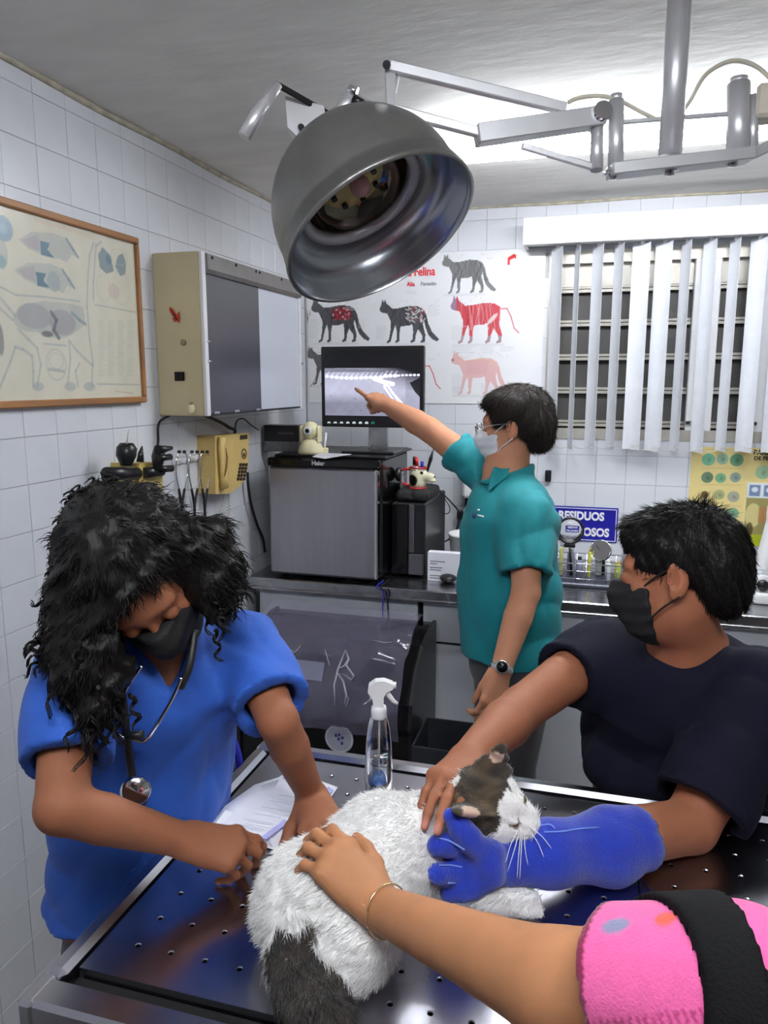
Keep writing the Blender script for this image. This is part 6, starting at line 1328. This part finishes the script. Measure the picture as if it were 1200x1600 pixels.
Sh.disp = folds(.0085, [(tf_+V(0, 0, .8), 20), (tf_-V(0, 0, .3), 28), (V(0, 0, 1)+ax, 24), (tf_*.4+V(0, 0, 1), 30)], 44); Sh.margin = .015
lo, hi = box_of([hp-V(0, 0, .05), nE, nS, fS, fE, nk], .2); Sh.build('shirt', m_teal, mn, lo, hi, .007)
# collar, pocket, emblem
b = Body(); b.u(stack(nk-V(0, 0, .045), nk+V(0, 0, .012)-tf_*.012, (.108, .104), (.080, .076), ax), 0).sub(stack(nk-V(0, 0, .06), nk+V(0, 0, .06)-tf_*.01, (.078, .074), (.066, .062), ax), .002).sub(ell(nk+tf_*.11+V(0, 0, .0), (.055, .055, .10)), .004).cut(plane(nk+V(0, 0, .012)+tf_*-.05, nz(V(0, 0, 1)+tf_*.35))).cut(plane(nk-V(0, 0, .035), (0, 0, -1))); b.build('collar', m_teal, mn, nk-.16, nk+.16, .005)
fp = [on_surf(Sh, x, y, 2.0, .012) for x, y in ((752, 742), (772, 730), (800, 722), (792, 744), (763, 768))]; fq = [p+ray(780, 740)*.010 for p in fp]
b = MB(); b.add(fp+fq, [(0, 1, 2, 3, 4), (9, 8, 7, 6, 5)]+[(k, (k+1) % 5, 5+(k+1) % 5, 5+k) for k in range(5)]); b.build('collar_flap', m_teal, mn)
for nm, x, y, w, h_, mm in (('chest_emblem', 742, 806, .009, .009, mat('emblem_dark_blue', rgb(10, 40, 90), .5)), ('chest_lettering', 754, 807, .018, .0025, m_signwhite), ('chest_emblem_trim', 748, 797, .005, .003, m_signwhite)):
    q = at(x, y, 2.2); r_ = ray(x, y)
    for _ in range(40):                        # slide along the chest normal until it touches the cloth
        dd = Sh.ev(q[None])[0]
        if dd < .003: break
        q = q+r_*dd*.9
    b = MB(); b.ball(q, (w, .003, h_), 12, 6, [nz(cdir(.9, -.25, .0)), nz(-r_), nz(cdir(.25, .9, 0))]); b.build(nm, mm, mn)
legs_part(mn, hp-V(0, 0, .055), ax, [(hp[0]-.03, hp[1]-.09, 0), (hp[0]+.02, hp[1]+.10, 0)], m_tr, m_shoe, h=.010, spread=.08)
mask_part('mask', TP, TA, mat('white_mask', rgb(222, 224, 230), .7, bump=.1, bscale=200), mn, m_whitep)
m_hair2 = mat('dark_brown_hair', rgb(34, 25, 22), .5, var=.3, scale=50, bump=.4, bscale=200, spec=.3)
Hh = Body(); Hh.u(ell(TP(0, -.016, .034), (.087, .102, .085), TA), .02).u(ell(TP(0, -.07, -.02), (.078, .05, .075), TA), .03).u(ell(TP(0, .035, .062), (.062, .055, .045), TA), .02)
Hh.sub(ell(TP(0, .112, -.02), (.11, .075, .092), TA), .01).sub(ell(TP(0, .02, -.075), (.11, .062, .085), TA), .01); Hh.cut(plane(TP(0, 0, -.088), -TA[2])); Hh.disp = ripple(.003, (80, 130, 200), 7); Hh.margin = .01
Hh.build('hair', m_hair2, mn, hC-.18, hC+.18, .005); pts, nn = surf_samples(Hh.v, Hh.q, 9000, 6); cw_ = TP(0, -.04, .12); fl = pts-cw_; fl = fl-nn*np.sum(fl*nn, 1)[:, None]; fl /= np.linalg.norm(fl, axis=1, keepdims=True)+1e-9
strands('hair_strand', m_hair2, mn, pts-nn*.001, fl+nn*.22+g_.normal(size=pts.shape)*.15, .022, .0009, 3, .2, 0, 7, 3)
for q in (-1, 1):
    b = MB(); c_ = TP(q*.032, .112, -.004); b.tube([c_+TA[0]*math.cos(t)*.023+TA[2]*math.sin(t)*.018 for t in np.linspace(0, 2*math.pi, 25)], .0013, 6, cap=False); g1_ = b.build('spectacle_rim', m_chrome, mn)
    b = MB(); b.lathe([(0, 0), (.021, 0), (.021, .001), (0, .001)], c_, TA[1], 20); b.build('lens', m_clear, g1_)
    b = MB(); b.tube(spline([c_+TA[0]*q*.023+TA[2]*.004, TP(q*.074, .06, .004), TP(q*.082, .0, .006)], 5), .0013, 6); b.build('temple_arm', m_chrome, mn)
b = MB(); b.tube([TP(-.009, .113, -.002), TP(.009, .113, -.002)], .0012, 6); b.build('bridge', m_chrome, mn)
b = MB(); b.tube([TP(-.086, .003, -.047)+V(0, .003*math.sin(t), .005*math.cos(t)) for t in np.linspace(0, 2*math.pi, 14)], .001, 5, cap=False); b.build('earring', mat('gold', rgb(220, 180, 110), .2, 1.0), mn)
wdir = nz(nE-nW); wc_ = nW+wdir*.004; a_, c_, _ = frame_to(wdir); b = MB(); b.lathe([(.031, -.009), (.0335, -.008), (.0335, .008), (.031, .009)], wc_, wdir, 24, close=True); wt_ = b.build('watch_band', m_chrome, mn)
q = cdir(-.25, -.1, -1); q = nz(q-wdir*np.dot(q, wdir)); b = MB(); b.lathe([(.019, 0), (.0195, .006), (.016, .009)], wc_+q*.030, q, 24); wt2 = b.build('watch_case', m_chrome, mn); b = MB(); b.lathe([(.0155, .0092), (0, .0095)], wc_+q*.030, q, 20); b.build('watch_dial', m_blackg, wt2)
b = MB(); bc_ = at(862, 745, 2.42)
wb_ = on(856, 742, 1, 3.38); b = MB(); b.box((wb_[0]-.012, 3.375, wb_[2]-.03), (wb_[0]+.014, 3.4, wb_[2]+.02), .003); tag(b.build('wall_switch', m_blackp), 'small dark wall switch on the tiles behind the neck of the man in teal', 'switch')

# ------------------------------------------------------------------ man in navy at the right with the blue glove
nv = thing('person', 'man in navy t-shirt and black mask leaning on the table and holding the cat', 'person', tuple(V(.28, 1.62, 0)))
SKN = rgb(150, 96, 70)
nR, nRE, nRW = at(935, 1020, 1.56), at(815, 1108, 1.42), at(732, 1186, 1.20); nRK = on_surf(K, 693, 1243, .8, .012)
nL, nLE, nLW = at(1188, 1085, 1.34), at(1078, 1290, 1.225), at(838, 1332, 1.095); nLK = at(742, 1346, 1.072)
ch, nk = at(1068, 1085, 1.49), at(1078, 1022, 1.43); wa, hp = at(1058, 1172, 1.58), at(1045, 1215, 1.70); ax = nz(nL-nR)
hC = at(1062, 893, 1.37); hf = cdir(-.84, -.10, .46); hu = cdir(-.02, 1, .05)
Bd = Body(); torso(Bd, hp, wa, ch, nk, ax, (.16, .15, .165), (.115, .11, .115)); arm(Bd, nR, nRE, nRW, (.052, .046, .042, .044, .0285)); arm(Bd, nL, nLE, nLW, (.054, .050, .042, .043, .0285))
Bd.u(cap(nk, hC-hu*.06, .062, .058), .03); NP_, NA = head(Bd, hC, hf, hu, 1.02)
tr = hand(Bd, nRW, nRK-nRW, cdir(-.35, .35, -.9), False, .98, None, [(.12, .3, .25), (.12, .3, .25), (.2, .3, .3), (.3, .4, .4)], .06, (.1, .6, -.9), .3)
hand(Bd, nLW, nLK-nLW, cdir(.0, .45, -.9), True, .95, (.05, .1, .1))
lo, hi = box_of([hp, nRE, nL, nR, nRW, nLE, nLW, hC, nLK-V(.1, 0, 0), nRK-V(.05, .05, .08)], .13)
Bd.build('body', skin_mat('skin_warm_brown'), nv, lo, hi, .0045, skinpaint(NP_, SKN)+[mottled]+[dot(t[0], .014, rgb(206, 140, 128), .8, .7) for t in tr], None, SKN)
m_navy = mat('navy_cloth', rgb(15, 16, 32), .85, var=.06, scale=14, bump=.2, bscale=350, spec=.2); Sh = Body(); torso(Sh, hp, wa, ch, nk-(nk-ch)*.2, ax, (.185, .18, .185), (.14, .135, .14))
h1, d1 = sleeve(Sh, nR, nRE, .42, .072, .068, .06, .058); h2, d2 = sleeve(Sh, nL, nLE, .88, .080, .078, .06, .066); Sh.u(stack(wa, at(1000, 1225, 1.47), (.13, .10), (.115, .05), ax), .06)
Sh.sub(ell(nk+nz(hC-nk)*.050+cdir(-.5, 0, -.3)*.028, (.068, .068, .055)), .006)
Sh.cut(plane((0, 0, .78), (0, 0, -1)), .004).sub(boxf((.07, 1.0, .80), (.8, .365, .125)), .004); Sh.disp = folds(.0065, [(ax+V(0, 0, .5), 22), (V(0, 0, 1), 28), (d2, 34), (ax-V(0, 0, .7), 30)], 51); Sh.margin = .016
lo, hi = box_of([hp-V(0, 0, .0), nLE, nR, nL, nRE, nk], .2); Sh.build('t_shirt', m_navy, nv, lo, hi, .0055)
hpf = (hp[0], max(hp[1], 1.52), .86); legs_part(nv, hpf, ax, [(hpf[0]-.10, hpf[1]+.02, 0), (hpf[0]+.14, hpf[1]-.02, 0)], m_tr, m_shoe, h=.010)
mask_part('mask', NP_, NA, MATS['black_mask'], nv, m_blackm, s=1.02)
Hh = Body(); Hh.u(ell(NP_(0, -.014, .036), (.086, .103, .086), NA), .02).u(ell(NP_(0, -.07, -.010), (.078, .05, .075), NA), .03).u(ell(NP_(0, .04, .07), (.058, .055, .038), NA), .02)
Hh.sub(ell(NP_(0, .105, -.035), (.11, .07, .078), NA), .01).sub(ell(NP_(0, .015, -.075), (.11, .062, .08), NA), .01); Hh.cut(plane(NP_(0, 0, -.085), -NA[2])); Hh.disp = ripple(.003, (70, 120, 180), 8); Hh.margin = .01
Hh.build('hair', m_hair, nv, hC-.19, hC+.19, .0045); pts, nn = surf_samples(Hh.v, Hh.q, 14000, 9); cw_ = NP_(0, -.03, .12); fl = pts-cw_; fl = fl-nn*np.sum(fl*nn, 1)[:, None]; fl /= np.linalg.norm(fl, axis=1, keepdims=True)+1e-9
topm = ((pts-NP_(0, 0, .09))@NA[2] > 0)[:, None]
strands('hair_strand', m_hair, nv, pts-nn*.001, np.where(topm, fl*.6+NA[1]*.5+nn*.28, fl+nn*.12)+g_.normal(size=pts.shape)*.15, np.where(topm[:, 0], .024, .014), .0009, 3, .1, 0, 8, 3)
def eyes(P, A, parent, s=1.0):
    for q in (-1, 1):
        b = MB(); b.ball(P(q*.031, .0835, -.004), .0120*s, 14, 10); e = b.build('eyeball', mat('eye_white', rgb(225, 222, 215), .15), parent)
        b = MB(); b.ball(P(q*.031, .0908, -.004), (.0052, .0052, .0052), 10, 8); b.build('iris', mat('eye_dark', rgb(30, 18, 12), .1), e)
eyes(NP_, NA, nv, 1.02); eyes(TP, TA, mn)
# long blue leather glove
gv = thing('work_glove', 'long blue leather handling glove worn on the arm under the cat', 'glove', tuple(nLK))
G = Body(); gd = nz(nLK-nLW); gn = cdir(.05, .42, -.90); gn = nz(gn-gd*np.dot(gn, gd)); gt = np.cross(gd, gn)
cuff = at(992, 1312, 1.165)
G.u(stack(at(860, 1334, 1.10), at(950, 1322, 1.15), (.040, .034), (.053, .046), gt), .03).u(stack(at(950, 1322, 1.15), cuff, (.053, .046), (.050, .046), gt), .02).u(stack(nLK, at(860, 1334, 1.10), (.036, .026), (.040, .034), gt), .03)
def finger(pts, r):
    for a, b_, r0, r1 in zip(pts[:-1], pts[1:], r[:-1], r[1:]): G.u(cap(a, b_, r0, r1), .007)
A_ = lambda x, y, d: at(x, y, d)
KS = lambda x, y, r: on_surf(K, x, y, .8, r*.7)
dT = float((KS(702, 1322, .016)-CAM)@FWD)-.012
finger([A_(765, 1338, 1.06), at(736, 1314, dT), at(718, 1292, dT), at(705, 1276, dT)], (.021, .017, .0145, .0125))
finger([A_(765, 1336, 1.06), KS(728, 1328, .017), KS(702, 1320, .016), KS(683, 1320, .015)], (.020, .018, .0165, .0145)); finger([A_(765, 1352, 1.05), KS(728, 1358, .017), KS(704, 1363, .016), KS(683, 1366, .015)], (.020, .018, .0165, .0145)); finger([A_(768, 1368, 1.05), KS(738, 1384, .016), KS(720, 1391, .015), KS(703, 1395, .014)], (.018, .0165, .015, .0135))
G.sub(stack(at(984, 1314, 1.161), at(1030, 1306, 1.18), (.045, .038), (.045, .038), gt), .002)
gfo = folds(.0026, [(gd+gt*.6, 60), (gt, 50)], 61); G.disp = gfo; G.margin = .012
lo, hi = box_of([nLK, cuff, A_(680, 1320, 1.07), A_(700, 1390, 1.03)], .10); G.build('leather', mat('blue_suede', rgb(18, 48, 165), .85, var=.12, scale=30, bump=.5, bscale=260, sheen=.4), gv, lo, hi, .0036)
m_seam = mat('pale_seam', rgb(120, 150, 226), .8)
for pts in ([(680, 1309), (700, 1313), (726, 1328)], [(686, 1352), (705, 1352), (722, 1355)], [(700, 1380), (712, 1380)], [(836, 1292), (858, 1288), (868, 1295)], [(850, 1300), (880, 1299), (905, 1295), (936, 1293)]):
    b = MB(); b.tube(spline([on_surf(G, x, y, .98)-ray(x, y)*.0004 for x, y in pts], 4), .0012, 6); b.build('seam_piping', m_seam, gv)

for k, (sx, sy, mx, my, ex, ey) in enumerate(((812, 1302, 803, 1330, 793, 1362), (814, 1304, 810, 1340, 808, 1372), (816, 1304, 814, 1336, 812, 1374), (818, 1303, 821, 1330, 825, 1352), (810, 1301, 798, 1320, 790, 1348), (826, 1300, 840, 1316, 850, 1340), (828, 1297, 846, 1306, 862, 1326))):
    s0 = on_surf(K, sx, sy-4, .8); b = MB(); b.tube(spline([s0, on_surf(G, mx, my, .8, .010), on_surf(G, ex, ey, .8, .004)], 5), [.0007]*5+[.0006]*5+[.0003], 4); b.build('whisker', m_whisk, ct)
